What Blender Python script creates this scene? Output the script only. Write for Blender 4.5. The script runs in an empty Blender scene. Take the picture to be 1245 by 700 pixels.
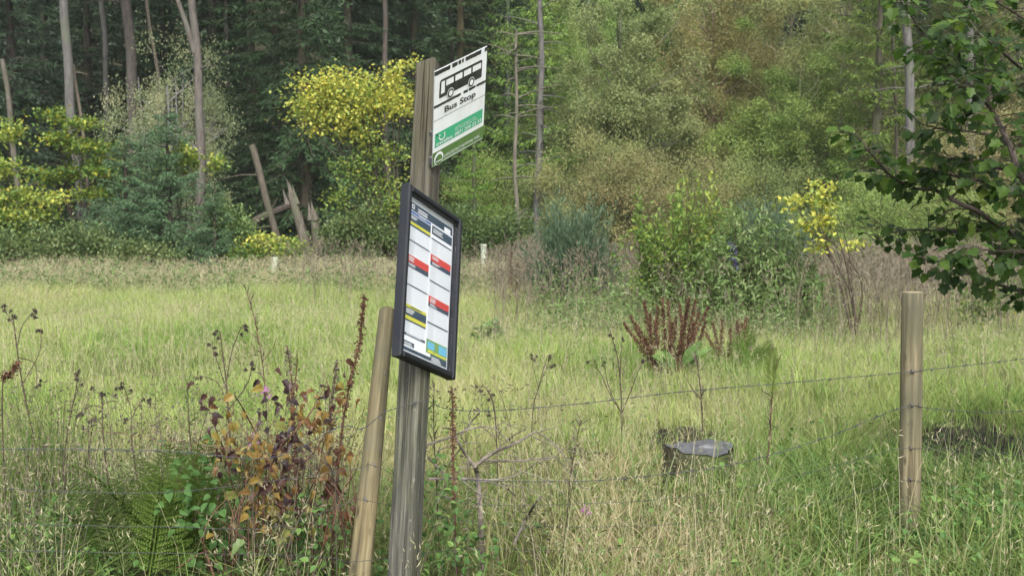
import bpy, math, random
import numpy as np
from mathutils import Vector, Matrix

R = math.radians
scn = bpy.context.scene
col = scn.collection
rng = np.random.default_rng(11)

# ------------------------------------------------------------------ camera model (also used to turn measurements into places)
FPX, UC, VC, HZ = 1500.0, 622.5, 350.0, 216.0
CAM = np.array([0.0, 0.0, 1.6])
PITCH = math.atan((VC - HZ) / FPX)
CF = np.array([0, math.cos(PITCH), -math.sin(PITCH)])
CU = np.array([0, math.sin(PITCH), math.cos(PITCH)])
CR = np.array([1.0, 0, 0])


def at(u, v, d):
    r = CF + CR * (u - UC) / FPX + CU * (VC - v) / FPX
    return CAM + r * (d / r[1])


def gz(x, y):
    x = np.asarray(x, float); y = np.asarray(y, float)
    z = -0.02 * np.clip(y - 5, 0, 7) - 0.0385 * np.clip(y - 12, 0, 17)
    h = np.clip(y - 46, 0, None)
    z = z + 0.42 * h * h / (h + 12)
    amp = np.clip((y - 3) / 10, 0.25, 1.6)
    z = z + amp * 0.035 * (np.sin(x * 1.3 + 0.7 * np.sin(y * .8)) + np.sin(y * 1.1 + x * .4 + 1.3)) \
          + 0.02 * np.sin(x * 3.7 + y * 2.9)
    z = z + 0.0 * np.exp(-((x - 3.0) ** 2 / .8 + (y - 7.6) ** 2 / .5))
    return z


def gpt(u, d):
    x = (u - UC) / FPX * d
    return np.array([x, d, float(gz(x, d))])


def nz(x, y, s, seed=0):
    """cheap smooth value noise, 0..1"""
    x = np.asarray(x, float) * s + seed * 17.3; y = np.asarray(y, float) * s + seed * 5.1
    xi = np.floor(x); yi = np.floor(y); fx = x - xi; fy = y - yi
    fx = fx * fx * (3 - 2 * fx); fy = fy * fy * (3 - 2 * fy)
    def h(a, b):
        t = np.sin(a * 127.1 + b * 311.7 + seed * 74.7) * 43758.5453
        return t - np.floor(t)
    return (h(xi, yi) * (1 - fx) + h(xi + 1, yi) * fx) * (1 - fy) + (h(xi, yi + 1) * (1 - fx) + h(xi + 1, yi + 1) * fx) * fy


def unit(a):
    a = np.asarray(a, float)
    return a / (np.linalg.norm(a, axis=-1, keepdims=True) + 1e-12)


# ------------------------------------------------------------------ mesh builder
DIA_V = np.array([[0, 0, 0], [.42, .5, .06], [1, 0, -.1], [.42, -.5, .06]], float)
DIA_F = np.array([[0, 1, 2], [0, 2, 3]])


def lobed(half, zf=.12, droop=.18, centre=.34):
    top = [(x, y) for x, y in half]
    pts = top + [(x, -y) for x, y in reversed(half[1:-1])]
    V = [(centre, 0, -droop * centre ** 2)] + [(x, y, zf * abs(y) - droop * x * x) for x, y in pts]
    n = len(pts)
    return np.array(V, float), np.array([[0, 1 + i, 1 + (i + 1) % n] for i in range(n)])


SYC = lobed([(0, 0), (-.10, .14), (-.02, .34), (.10, .46), (.20, .36), (.32, .38), (.48, .52), (.62, .48), (.62, .30), (.76, .28), (.88, .13), (1.0, 0)], .16, .22)
OVA = lobed([(0, 0), (.06, .16), (.2, .29), (.42, .36), (.64, .29), (.84, .14), (1, 0)], .35, .25, .4)
CRU = lobed([(0, 0), (.02, .2), (.18, .26), (.30, .40), (.45, .30), (.62, .34), (.80, .14), (1, 0)], .75, .7, .4)
LAN = lobed([(0, 0), (.2, .10), (.45, .14), (.75, .09), (1, 0)], .4, .35, .45)


class MB:
    def __init__(self):
        self.V = []; self.F3 = []; self.F4 = []; self.T = []; self.M3 = []; self.M4 = []; self.n = 0

    def add(self, V, F, mat=0, tint=0.5):
        V = np.asarray(V, float).reshape(-1, 3); F = np.asarray(F, int)
        if len(V) == 0 or len(F) == 0: return
        self.V.append(V)
        t = np.asarray(tint, float)
        self.T.append(np.full(len(V), float(t)) if t.ndim == 0 else t)
        (self.F3 if F.shape[1] == 3 else self.F4).append(F + self.n)
        (self.M3 if F.shape[1] == 3 else self.M4).append(np.full(len(F), mat))
        self.n += len(V)

    def inst(self, tmpl, P, D, N, S, mat=0, tint=.5, wide=1.0):
        Vt, Ft = tmpl
        P = np.asarray(P, float).reshape(-1, 3); n = len(P)
        if n == 0: return
        D = unit(np.broadcast_to(D, (n, 3))); N = np.broadcast_to(N, (n, 3))
        Sv = unit(np.cross(N, D)); N2 = np.cross(D, Sv)
        s = np.broadcast_to(np.asarray(S, float), (n,))[:, None, None]
        w = np.broadcast_to(np.asarray(wide, float), (n,))[:, None, None]
        V = P[:, None] + s * (Vt[None, :, 0:1] * D[:, None] + w * Vt[None, :, 1:2] * Sv[:, None] + Vt[None, :, 2:3] * N2[:, None])
        k = len(Vt)
        F = (Ft[None] + (np.arange(n) * k)[:, None, None]).reshape(-1, Ft.shape[1])
        t = np.repeat(np.broadcast_to(np.asarray(tint, float), (n,)), k)
        self.add(V.reshape(-1, 3), F, mat, t)

    def leaves(self, P, D, N, L, W, mat=0, tint=.5):
        L = np.asarray(L, float); self.inst((DIA_V, DIA_F), P, D, N, L, mat, tint, np.asarray(W, float) / L)

    def tube(self, path, rad, n=6, mat=0, tint=.5, cap=True):
        P = np.asarray(path, float); m = len(P)
        r = np.broadcast_to(np.asarray(rad, float), (m,))
        T = unit(np.gradient(P, axis=0))
        ref = np.array([0.31, 0.87, 0.11]) if abs(T[0][1]) < .8 else np.array([1.0, .1, .2])
        A = unit(np.cross(T, ref)); B = np.cross(T, A)
        a = np.linspace(0, 2 * np.pi, n, endpoint=False)
        V = P[:, None] + r[:, None, None] * (np.cos(a)[None, :, None] * A[:, None] + np.sin(a)[None, :, None] * B[:, None])
        i = np.arange(m - 1)[:, None] * n; j = np.arange(n)[None]; k = (j + 1) % n
        F = np.stack([i + j, i + k, i + n + k, i + n + j], -1).reshape(-1, 4)
        o = self.n
        self.add(V.reshape(-1, 3), F, mat, tint)
        if cap:
            for e in (0, m - 1):
                ring = V[e]; c = ring.mean(0)
                Vc = np.vstack([c, ring]); f = np.array([[0, 1 + q, 1 + (q + 1) % n] for q in range(n)])
                self.add(Vc, f if e else f[:, ::-1], mat, tint)

    def box(self, a, b, mat=0, tint=.5):
        (x0, y0, z0), (x1, y1, z1) = a, b
        V = [(x, y, z) for z in (z0, z1) for y in (y0, y1) for x in (x0, x1)]
        self.add(V, [[0, 2, 3, 1], [4, 5, 7, 6], [0, 1, 5, 4], [2, 6, 7, 3], [0, 4, 6, 2], [1, 3, 7, 5]], mat, tint)

    def mesh(self, name, mats, smooth=False):
        me = bpy.data.meshes.new(name)
        V = np.vstack(self.V); me.vertices.add(len(V)); me.vertices.foreach_set('co', V.ravel())
        F3 = np.vstack(self.F3) if self.F3 else np.zeros((0, 3), int); F4 = np.vstack(self.F4) if self.F4 else np.zeros((0, 4), int)
        loops = np.concatenate([F3.ravel(), F4.ravel()])
        start = np.concatenate([np.arange(len(F3)) * 3, len(F3) * 3 + np.arange(len(F4)) * 4])
        me.loops.add(len(loops)); me.loops.foreach_set('vertex_index', loops.astype(np.int32))
        me.polygons.add(len(start)); me.polygons.foreach_set('loop_start', start.astype(np.int32))
        mi = np.concatenate(self.M3 + self.M4) if (self.M3 or self.M4) else np.zeros(0)
        me.polygons.foreach_set('material_index', mi.astype(np.int32))
        me.polygons.foreach_set('use_smooth', np.full(len(start), bool(smooth)))
        at_ = me.attributes.new('tint', 'FLOAT', 'POINT'); at_.data.foreach_set('value', np.concatenate(self.T).astype(np.float32))
        for m in (mats if isinstance(mats, (list, tuple)) else [mats]): me.materials.append(m)
        me.update(calc_edges=True); me.validate()
        return me

    def build(self, name, mats, parent=None, smooth=False):
        return link(name, self.mesh(name, mats, smooth), parent)


def link(name, me, parent=None):
    o = bpy.data.objects.new(name, me); col.objects.link(o)
    if parent is not None: o.parent = parent
    return o


def tag(o, label=None, cat=None, group=None, kind=None):
    if label: o['label'] = label
    if cat: o['category'] = cat
    if group: o['group'] = group
    if kind: o['kind'] = kind
    return o


def thing(name, label, cat, loc=(0, 0, 0), rz=0.0, group=None, scale=1.0):
    o = bpy.data.objects.new(name, None); col.objects.link(o)
    o.location = loc; o.rotation_euler = (0, 0, rz); o.scale = (scale,) * 3 if np.isscalar(scale) else scale
    o.empty_display_size = .2
    return tag(o, label, cat, group)


# ------------------------------------------------------------------ materials
def newmat(name):
    m = bpy.data.materials.new(name); m.use_nodes = True
    nt = m.node_tree; nt.nodes.clear()
    out = nt.nodes.new('ShaderNodeOutputMaterial')
    return m, nt, out


def ramp(nt, stops, fac):
    r = nt.nodes.new('ShaderNodeValToRGB'); e = r.color_ramp.elements
    while len(e) < len(stops): e.new(.5)
    for el, (p, c) in zip(e, stops): el.position = p; el.color = (*c, 1)
    nt.links.new(fac, r.inputs[0]); return r.outputs[0]


def noise(nt, vec, scale, detail=4, rough=.55, out=0):
    n = nt.nodes.new('ShaderNodeTexNoise'); n.inputs['Scale'].default_value = scale
    n.inputs['Detail'].default_value = detail; n.inputs['Roughness'].default_value = rough
    if vec is not None: nt.links.new(vec, n.inputs['Vector'])
    return n.outputs[out]


def mapping(nt, coord, scale):
    t = nt.nodes.new('ShaderNodeTexCoord'); mp = nt.nodes.new('ShaderNodeMapping'); mp.inputs['Scale'].default_value = scale
    nt.links.new(t.outputs[coord], mp.inputs[0]); return mp.outputs[0]


def mixc(nt, fac, a, b, mode='MIX'):
    m = nt.nodes.new('ShaderNodeMix'); m.data_type = 'RGBA'; m.blend_type = mode
    for s, v in ((m.inputs[0], fac), (m.inputs[6], a), (m.inputs[7], b)):
        if hasattr(v, 'links'): nt.links.new(v, s)
        else: s.default_value = v if np.isscalar(v) else (*v, 1)
    return m.outputs[2]


def principled(nt, out, colour, rough=.6, spec=.4, bump=None, bstr=.4, bdist=.01, **kw):
    b = nt.nodes.new('ShaderNodeBsdfPrincipled')
    if hasattr(colour, 'links'): nt.links.new(colour, b.inputs['Base Color'])
    else: b.inputs['Base Color'].default_value = (*colour, 1)
    if hasattr(rough, 'links'): nt.links.new(rough, b.inputs['Roughness'])
    else: b.inputs['Roughness'].default_value = rough
    b.inputs['Specular IOR Level'].default_value = spec
    for k, v in kw.items(): b.inputs[k].default_value = v
    if bump is not None:
        bn = nt.nodes.new('ShaderNodeBump'); bn.inputs['Strength'].default_value = bstr; bn.inputs['Distance'].default_value = bdist
        nt.links.new(bump, bn.inputs['Height']); nt.links.new(bn.outputs[0], b.inputs['Normal'])
    if out is not None: nt.links.new(b.outputs[0], out.inputs[0])
    return b.outputs[0]


def leafmat(name, c, trans=.35, rough=.5, spec=.35):
    """tint attribute (0..1) picks the leaf's own colour; the object's colour tints the whole plant"""
    m, nt, out = newmat(name)
    a = nt.nodes.new('ShaderNodeAttribute'); a.attribute_name = 'tint'
    k = len(c); cc = ramp(nt, [(i / (k - 1), x) for i, x in enumerate(c)], a.outputs['Fac'])
    oi = nt.nodes.new('ShaderNodeObjectInfo')
    cc = mixc(nt, 1.0, cc, oi.outputs['Color'], 'MULTIPLY')
    p = principled(nt, None, cc, rough, spec)
    t = nt.nodes.new('ShaderNodeBsdfTranslucent'); nt.links.new(cc, t.inputs[0])
    mx = nt.nodes.new('ShaderNodeMixShader'); mx.inputs[0].default_value = trans
    nt.links.new(p, mx.inputs[1]); nt.links.new(t.outputs[0], mx.inputs[2]); nt.links.new(mx.outputs[0], out.inputs[0])
    return m


def barkmat(name, c1, c2, c3=None, sc=(9, 9, 1.6), rough=.85, bd=.012):
    m, nt, out = newmat(name)
    v = mapping(nt, 'Object', sc); n = noise(nt, v, 2.2, 6, .65)
    cc = ramp(nt, [(.32, c1), (.68, c2)], n)
    if c3:
        n2 = noise(nt, mapping(nt, 'Object', (1.3, 1.3, .6)), 1.6, 3)
        f = ramp(nt, [(.5, (0, 0, 0)), (.68, (1, 1, 1))], n2); cc = mixc(nt, f, cc, c3)
    oi = nt.nodes.new('ShaderNodeObjectInfo'); cc = mixc(nt, 1.0, cc, oi.outputs['Color'], 'MULTIPLY')
    principled(nt, out, cc, rough, .25, n, .7, bd)
    return m


def plain(name, c, rough=.5, spec=.4, grime=0.0, **kw):
    m, nt, out = newmat(name); cc = c
    if grime:
        g1 = noise(nt, mapping(nt, 'Object', (9, 5, 9)), 1.2, 6, .65); g2 = noise(nt, mapping(nt, 'Object', (90, 16, 90)), 1.0, 4)
        cc = mixc(nt, ramp(nt, [(.42, (0, 0, 0)), (.75, (grime,) * 3)], g1), c, (.22, .23, .16)); cc = mixc(nt, ramp(nt, [(.6, (0, 0, 0)), (.78, (grime * .8,) * 3)], g2), cc, (.20, .20, .17))
    principled(nt, out, cc, rough, spec, **kw); return m


M = {}
M['meadow'] = leafmat('meadow_blades', [(.12, .215, .04), (.225, .315, .07), (.33, .375, .125), (.40, .375, .19), (.46, .41, .26)], .3, .6)
M['rough'] = leafmat('rough_blades', [(.06, .125, .025), (.125, .19, .04), (.22, .24, .08), (.32, .265, .14), (.41, .335, .2)], .3, .55)
M['buff'] = leafmat('buff_blades', [(.12, .18, .05), (.21, .24, .10), (.30, .285, .155), (.38, .345, .23)], .25, .7)
M['spruce'] = leafmat('spruce_needles', [(.018, .036, .016), (.032, .062, .026), (.05, .088, .036)], .12, .55)
M['bluespruce'] = leafmat('young_spruce_needles', [(.04, .085, .036), (.066, .125, .054), (.10, .17, .075)], .12, .55)
M['larch'] = leafmat('soft_needles', [(.07, .13, .032), (.13, .20, .05), (.20, .26, .07)], .3, .6)
M['willow'] = leafmat('small_olive_leaves', [(.10, .14, .045), (.175, .215, .078), (.245, .265, .105), (.30, .27, .12)], .35, .55)
M['yellow'] = leafmat('yellow_leaves', [(.08, .155, .032), (.21, .29, .05), (.42, .445, .085), (.54, .47, .075)], .4, .5)
M['hazel'] = leafmat('bright_leaves', [(.045, .10, .02), (.085, .16, .028), (.16, .23, .035), (.40, .36, .03)], .4, .5)
M['hazel2'] = leafmat('light_green_leaves', [(.07, .14, .03), (.13, .22, .045), (.21, .30, .06), (.36, .40, .07)], .45, .5)
M['shrub'] = leafmat('shrub_leaves', [(.045, .085, .025), (.08, .13, .04), (.13, .18, .06), (.19, .21, .085)], .35, .5)
M['broom'] = leafmat('broom_shoots', [(.035, .066, .034), (.062, .105, .056), (.105, .15, .08)], .15, .6)
M['budd'] = leafmat('long_grey_leaves', [(.06, .11, .03), (.11, .18, .05), (.17, .25, .08), (.24, .28, .13)], .35, .5)
M['syc'] = leafmat('palmate_leaves', [(.018, .042, .009), (.036, .08, .014), (.07, .13, .02), (.13, .20, .03)], .55, .5, .3)
M['fern'] = leafmat('fern_fronds', [(.05, .09, .02), (.09, .145, .035), (.14, .20, .06)], .35, .7, .15)
M['bramble_old'] = leafmat('autumn_bramble_leaves', [(.028, .016, .018), (.06, .028, .022), (.125, .06, .024), (.22, .155, .035), (.20, .21, .055), (.10, .16, .04)], .35, .45)
M['bramble'] = leafmat('bramble_leaves', [(.035, .085, .025), (.07, .145, .038), (.15, .24, .06)], .35, .6, .2)
M['deadbrown'] = leafmat('dead_seed_husks', [(.05, .026, .015), (.10, .05, .028), (.16, .085, .048)], .15, .8)
M['deadgrey'] = leafmat('dead_grey_husks', [(.04, .034, .027), (.095, .078, .056), (.19, .162, .115)], .1, .85)
M['pinkfl'] = leafmat('pink_petals', [(.32, .10, .30), (.45, .18, .42)], .3, .6)
M['purplefl'] = leafmat('purple_petals', [(.035, .03, .085), (.075, .06, .16)], .2, .7)
M['bark_grey'] = barkmat('grey_pine_bark', (.05, .047, .046), (.135, .127, .122), (.09, .10, .072))
M['bark_red'] = barkmat('reddish_pine_bark', (.045, .039, .035), (.12, .102, .09), (.085, .084, .07))
M['bark_dark'] = barkmat('dark_bark', (.025, .02, .016), (.075, .06, .048), (.05, .06, .03))
M['twig'] = barkmat('brown_twigs', (.035, .024, .018), (.085, .06, .045), None, (20, 20, 6))
M['twig_grey'] = barkmat('grey_dead_twigs', (.10, .085, .07), (.28, .25, .215), None, (24, 24, 8))
M['twig_mid'] = barkmat('grey_brown_twigs', (.075, .065, .053), (.21, .18, .148), None, (24, 24, 8))
M['deadwood'] = barkmat('weathered_dead_wood', (.055, .048, .038), (.14, .124, .10), (.085, .09, .058))
M['stem_buff'] = barkmat('dry_straw_stems', (.16, .12, .07), (.34, .27, .17), None, (30, 30, 4))
M['stem_red'] = barkmat('reddish_dead_stems', (.06, .03, .022), (.15, .075, .05), None, (30, 30, 4))
M['stem_green'] = plain('green_stems', (.08, .13, .04), .6)
M['wire'] = plain('galvanised_wire', (.05, .052, .056), .6, .3, Metallic=.3)
M['steel'] = plain('zinc_staples', (.10, .10, .105), .65, .3, Metallic=.3)
M['tube'] = plain('pale_plastic_tube', (.42, .46, .36), .5)


def groundmat():
    m, nt, out = newmat('grassy_soil')
    g = mapping(nt, 'Object', (1, 1, 1))
    n1 = noise(nt, g, 1.1, 6, .6); n2 = noise(nt, g, 14, 6, .7)
    c = ramp(nt, [(.3, (.04, .038, .018)), (.5, (.085, .095, .03)), (.72, (.15, .135, .06))], n1)
    c2 = ramp(nt, [(.3, (.025, .022, .014)), (.7, (.14, .15, .055))], n2)
    c = mixc(nt, .5, c, c2)
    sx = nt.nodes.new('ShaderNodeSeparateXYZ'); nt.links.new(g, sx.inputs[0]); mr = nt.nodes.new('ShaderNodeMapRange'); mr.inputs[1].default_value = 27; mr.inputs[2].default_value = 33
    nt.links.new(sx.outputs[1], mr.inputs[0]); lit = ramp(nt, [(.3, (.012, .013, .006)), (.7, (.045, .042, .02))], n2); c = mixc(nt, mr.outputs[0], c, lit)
    principled(nt, out, c, .95, .1, n2, .9, .06)
    return m


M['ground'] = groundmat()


def soilmat():
    m, nt, out = newmat('dark_wet_soil')
    g = mapping(nt, 'Object', (1, 1, 1)); n = noise(nt, g, 22, 8, .7); n1 = noise(nt, g, 5, 4)
    c = ramp(nt, [(.35, (.007, .0055, .0045)), (.55, (.026, .020, .015)), (.72, (.085, .066, .048))], n)
    c = mixc(nt, ramp(nt, [(.5, (0, 0, 0)), (.65, (1, 1, 1))], n1), c, (.055, .05, .025))
    principled(nt, out, c, .8, .2, n, 1, .05)
    return m


M['soil'] = soilmat()


def postmat():
    """old sawn post: grey, streaked along the grain, green algae and pale lichen flecks"""
    m, nt, out = newmat('weathered_grey_timber')
    v = mapping(nt, 'Object', (38, 38, 1.5)); n = noise(nt, v, 1.6, 8, .68)
    c = ramp(nt, [(.34, (.02, .021, .018)), (.5, (.066, .065, .053)), (.68, (.165, .16, .13))], n)
    nb = noise(nt, mapping(nt, 'Object', (5, 5, 1.1)), 2.0, 5, .6)
    c = mixc(nt, ramp(nt, [(.45, (0, 0, 0)), (.7, (.6, .6, .6))], nb), c, (.085, .092, .045))
    nl = noise(nt, mapping(nt, 'Object', (60, 60, 24)), 1.5, 3, .5)
    c = mixc(nt, ramp(nt, [(.66, (0, 0, 0)), (.74, (.5, .5, .5))], nl), c, (.26, .25, .19))
    # browner near the top, where rain runs off (its own weathering)
    sx = nt.nodes.new('ShaderNodeSeparateXYZ'); t = nt.nodes.new('ShaderNodeTexCoord'); nt.links.new(t.outputs['Object'], sx.inputs[0])
    mr = nt.nodes.new('ShaderNodeMapRange'); mr.inputs[1].default_value = 1.0; mr.inputs[2].default_value = 2.1
    nt.links.new(sx.outputs[2], mr.inputs[0])
    c = mixc(nt, mr.outputs[0], c, mixc(nt, .5, c, (.066, .056, .038)))
    cr = noise(nt, mapping(nt, 'Object', (80, 80, 1.0)), 1.2, 4, .5)
    crk = ramp(nt, [(.34, (0, 0, 0)), (.40, (1, 1, 1))], cr)
    c = mixc(nt, 1.0, c, mixc(nt, crk, (.25, .24, .22), (1, 1, 1)), 'MULTIPLY')
    principled(nt, out, c, .88, .2, n, 1.0, .012)
    return m


M['post'] = postmat()


def stakemat(name, a, b, c_, streak=(30, 30, 1.2), green=None):
    m, nt, out = newmat(name)
    n = noise(nt, mapping(nt, 'Object', streak), 1.5, 8, .62)
    c = ramp(nt, [(.34, a), (.5, b), (.66, c_)], n)
    kn = nt.nodes.new('ShaderNodeTexVoronoi'); kn.inputs['Scale'].default_value = 1.0
    nt.links.new(mapping(nt, 'Object', (17, 17, 5.5)), kn.inputs['Vector'])
    kf = ramp(nt, [(.06, (1, 1, 1)), (.17, (0, 0, 0))], kn.outputs['Distance'])
    c = mixc(nt, kf, c, tuple(.35 * x for x in b))
    if green:
        n2 = noise(nt, mapping(nt, 'Object', (4, 4, 1.4)), 2.2, 5)
        c = mixc(nt, ramp(nt, [(.45, (0, 0, 0)), (.68, (.8, .8, .8))], n2), c, green)
    cr = noise(nt, mapping(nt, 'Object', (55, 55, .9)), 1.0, 5, .55); ck = ramp(nt, [(.30, (0, 0, 0)), (.345, (1, 1, 1))], cr)
    c = mixc(nt, 1.0, c, mixc(nt, ck, (.3, .28, .26), (1, 1, 1)), 'MULTIPLY')
    sp = noise(nt, mapping(nt, 'Object', (45, 45, 22)), 1.3, 3); c = mixc(nt, ramp(nt, [(.64, (0, 0, 0)), (.72, (.7, .7, .7))], sp), c, (.05, .05, .04))
    big = noise(nt, mapping(nt, 'Object', (6, 6, 3)), 1.0, 4); c = mixc(nt, ramp(nt, [(.42, (0, 0, 0)), (.7, (.65, .65, .65))], big), c, (.085, .082, .062))
    principled(nt, out, c, .8, .25, n, .8, .005)
    return m


M['stake'] = stakemat('honey_round_stake', (.036, .029, .015), (.105, .085, .043), (.205, .172, .094), green=(.088, .08, .036))
M['fencepost'] = stakemat('green_treated_round_post', (.045, .036, .02), (.118, .10, .057), (.215, .185, .115), green=(.078, .082, .042))
M['end'] = stakemat('sawn_post_end', (.16, .13, .07), (.28, .24, .15), (.38, .33, .22), (40, 40, 40))

# ------------------------------------------------------------------ setting: ground
xs = np.concatenate([np.linspace(-140, -40, 8), np.linspace(-36, -6, 40), np.linspace(-5.8, 5.8, 117), np.linspace(6, 36, 40), np.linspace(40, 140, 8)])
ys = np.concatenate([np.linspace(-40, 0, 10), np.linspace(.5, 12, 116), np.linspace(12.2, 50, 110), np.linspace(52, 110, 20), np.linspace(114, 140, 5)])
X, Y = np.meshgrid(xs, ys); V = np.stack([X, Y, gz(X, Y)], -1).reshape(-1, 3)
nx = len(xs); i, j = np.meshgrid(np.arange(len(ys) - 1), np.arange(nx - 1), indexing='ij'); a = (i * nx + j).ravel()
b = MB(); b.add(V, np.stack([a, a + 1, a + nx + 1, a + nx], -1))
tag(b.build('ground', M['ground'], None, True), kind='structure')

# ------------------------------------------------------------------ grass
def blades(mb, X, Y, H, W, lean, tint, seg=3, mat=0, r=rng, az=None):
    n = len(X)
    az = r.uniform(0, 2 * np.pi, n) if az is None else az
    d = np.stack([np.cos(az), np.sin(az), np.zeros(n)], -1)
    tw = az + np.pi / 2 + r.normal(0, .7, n)
    s = np.stack([np.cos(tw), np.sin(tw), np.zeros(n)], -1)
    base = np.stack([X, Y, gz(X, Y) - .01], -1)
    rows = []
    for k in range(seg + 1):
        t = k / seg
        p = base + np.array([0, 0, 1.]) * (H * (t - .28 * np.minimum(lean, 1.3) * t * t))[:, None] + d * (H * lean * t * t)[:, None]
        if k < seg:
            w = W * (1 - .55 * t) * .5
            rows += [p - s * w[:, None], p + s * w[:, None]]
        else: rows.append(p)
    V = np.stack(rows, 1); nv = 2 * seg + 1
    f4 = np.array([[2 * k, 2 * k + 1, 2 * k + 3, 2 * k + 2] for k in range(seg - 1)])
    f3 = np.array([[2 * seg - 2, 2 * seg - 1, 2 * seg]])
    o = (np.arange(n) * nv)[:, None, None]; tt = np.repeat(tint, nv)
    first = mb.n
    mb.add(V.reshape(-1, 3), (f4[None] + o).reshape(-1, 4), mat, tt)
    F3 = (f3[None] + o).reshape(-1, 3) + first
    mb.F3.append(F3); mb.M3.append(np.full(len(F3), mat))
    return V[:, -1]


def scatter(n, y0, y1, r=rng, k=1.18, power=1.0):
    """points over the wedge of ground the photograph looks at (and a margin to each side)"""
    y = (y0 ** (power + 1) + r.random(n) * (y1 ** (power + 1) - y0 ** (power + 1))) ** (1 / (power + 1))
    x = r.uniform(-1, 1, n) * (.415 * k * y + .5)
    return x, y


def U(x, y): return UC + FPX * x / y


def bare(x, y):
    """0..1 where little grows: trampled wet soil right, stones round the stump"""
    u = U(x, y)
    e = np.exp(-(((u - 1205) / 90) ** 2 + ((y - 7.3) / 1.05) ** 2)) * 1.9
    e = np.maximum(e, np.exp(-(((u - 835) / 55) ** 2 + ((y - 7.4) / .6) ** 2)) * 1.3)
    e = np.maximum(e, np.exp(-(((u - 718) / 35) ** 2 + ((y - 7.0) / .42) ** 2)) * 1.2)
    e = np.maximum(e, 1.5 * np.exp(-(((x - .93) / .30) ** 2 + ((y - 5.85) / .62) ** 2)))
    return np.clip(e + .5 * (nz(x, y, 3, 4) - .5) * (e > .15), 0, 1)


def sm(a, b, x): t = np.clip((x - a) / (b - a), 0, 1); return t * t * (3 - 2 * t)


def dryness(x, y):
    u = U(x, y)
    d = .28 + .5 * (nz(x, y, .45, 1) - .5) + .34 * (nz(x, y, 1.5, 2) - .5) + .22 * (nz(x, y, 4.5, 6) - .5)
    d += .30 * sm(620, 760, u) * sm(960, 860, u) * sm(7.4, 6.4, y)          # straw-coloured patch right of the sign post
    d += .20 * sm(900, 1000, u) * sm(7, 9, y)
    d += .22 * sm(20, 24, y) + .06 * sm(14, 20, y)
    d -= .20 * sm(520, 400, u) * sm(6.6, 5.8, y) + .22 * sm(920, 1020, u) * sm(7.2, 6.0, y)
    d -= .07 * sm(9, 11, y) * sm(18, 14, y) * sm(900, 700, u)
    return d


def fernzone(x, y): u = U(x, y); return np.where((abs(u - 172) < 100) & (y > 3.6) & (y < 5.0), .2, np.where((abs(u - 600) < 85) & (y > 4.0) & (y < 5.0), .4, 1.0))


def keep(x, y, p):
    m = rng.random(len(x)) < p * fernzone(x, y) * (1 - .90 * bare(x, y)); return x[m], y[m]


mb = MB()
x, y = scatter(560000, 6.6, 27, power=.35)
x, y = keep(x, y, .55 + .5 * nz(x, y, 1.3, 7))
n = len(x); dr = dryness(x, y)
H = (.07 + .15 * rng.random(n)) * (.45 + .7 * nz(x, y, .8, 3) + .6 * nz(x, y, 3.2, 5) ** 2) * (1 + .5 * sm(12, 18, y)); W = .0022 + .00020 * y
blades(mb, x, y, H, W * rng.uniform(.6, 1.3, n), rng.uniform(.15, .9, n), np.clip(dr + rng.normal(0, .17, n), 0, 1), 2)
def tussocks(mb, x0, y0, per, h, w):
    for a_, b_, hh, tn in zip(x0, y0, h, rng.normal(.18, .16, len(x0))):
        az = rng.uniform(0, 6.283, per); rr = np.abs(rng.normal(0, .05 + .10 * hh, per)); blades(mb, a_ + rr * np.cos(az), b_ + rr * np.sin(az), hh * rng.uniform(.5, 1.1, per), np.full(per, w), rng.uniform(.2, 1.2, per), np.clip(tn + rng.normal(0, .16, per), 0, 1), 3, az=az + rng.normal(0, .5, per))
x, y = scatter(620, 6.8, 17, power=.6); u = U(x, y); k_ = rng.random(len(x)) < (.35 + .5 * sm(880, 960, u)) * (1 - bare(x, y)); x, y = x[k_], y[k_]
tussocks(mb, x, y, 70, rng.uniform(.16, .38, len(x)), .0055)
a_ = rng.uniform(0, 6.28, 14); tussocks(mb, .982 + .23 * np.cos(a_), 6.42 + .23 * np.sin(a_), 30, rng.uniform(.06, .12, 14), .0045)
xx = rng.uniform(2.6, 3.8, 9); tussocks(mb, xx, rng.uniform(7.3, 8.6, 9), 34, rng.uniform(.08, .16, 9), .005)
tag(mb.build('meadow_grass', M['meadow']), 'soft yellow-green meadow grass covering the clearing', 'grass', kind='stuff')

mb = MB()
x, y = scatter(70000, 3.3, 7.6, power=.9)
x, y = keep(x, y, (.35 + .65 * nz(x, y, 2.2, 8)) * (1 - .8 * np.exp(-(((U(x, y) - 1105) / 38) ** 2 + ((y - 5.0) / .5) ** 2))) * (1 - .8 * ((abs(U(x, y) - 178) < 90) & (y > 4.3) & (y < 5.1))))
n = len(x); dr = dryness(x, y) + .10
H = (.07 + .22 * rng.random(n) ** 1.7) * (.6 + .7 * nz(x, y, 1.1, 5)) * (1 - .35 * sm(5.0, 4.4, y))
blades(mb, x, y, H, rng.uniform(.003, .0075, n), rng.uniform(.2, 1.3, n), np.clip(dr + rng.normal(0, .2, n), 0, 1), 3)
# a few broad fresh blades close to the fence
x, y = scatter(15000, 3.3, 6.4); u = U(x, y); k_ = rng.random(len(x)) < fernzone(x, y) * (.3 + .7 * sm(860, 960, u) + .6 * sm(420, 300, u) ); k_ &= ~((abs(u - 1105) < 42) & (y < 5.4) & (y > 4.3)); x, y = x[k_], y[k_]; n = len(x)
blades(mb, x, y, rng.uniform(.12, .40, n), rng.uniform(.004, .008, n), rng.uniform(.5, 1.8, n), np.clip(rng.normal(.2, .12, n), 0, 1), 4)
tag(mb.build('rough_grass', M['rough']), 'unmown green and straw coloured grass along the fence', 'grass', kind='stuff')

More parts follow.
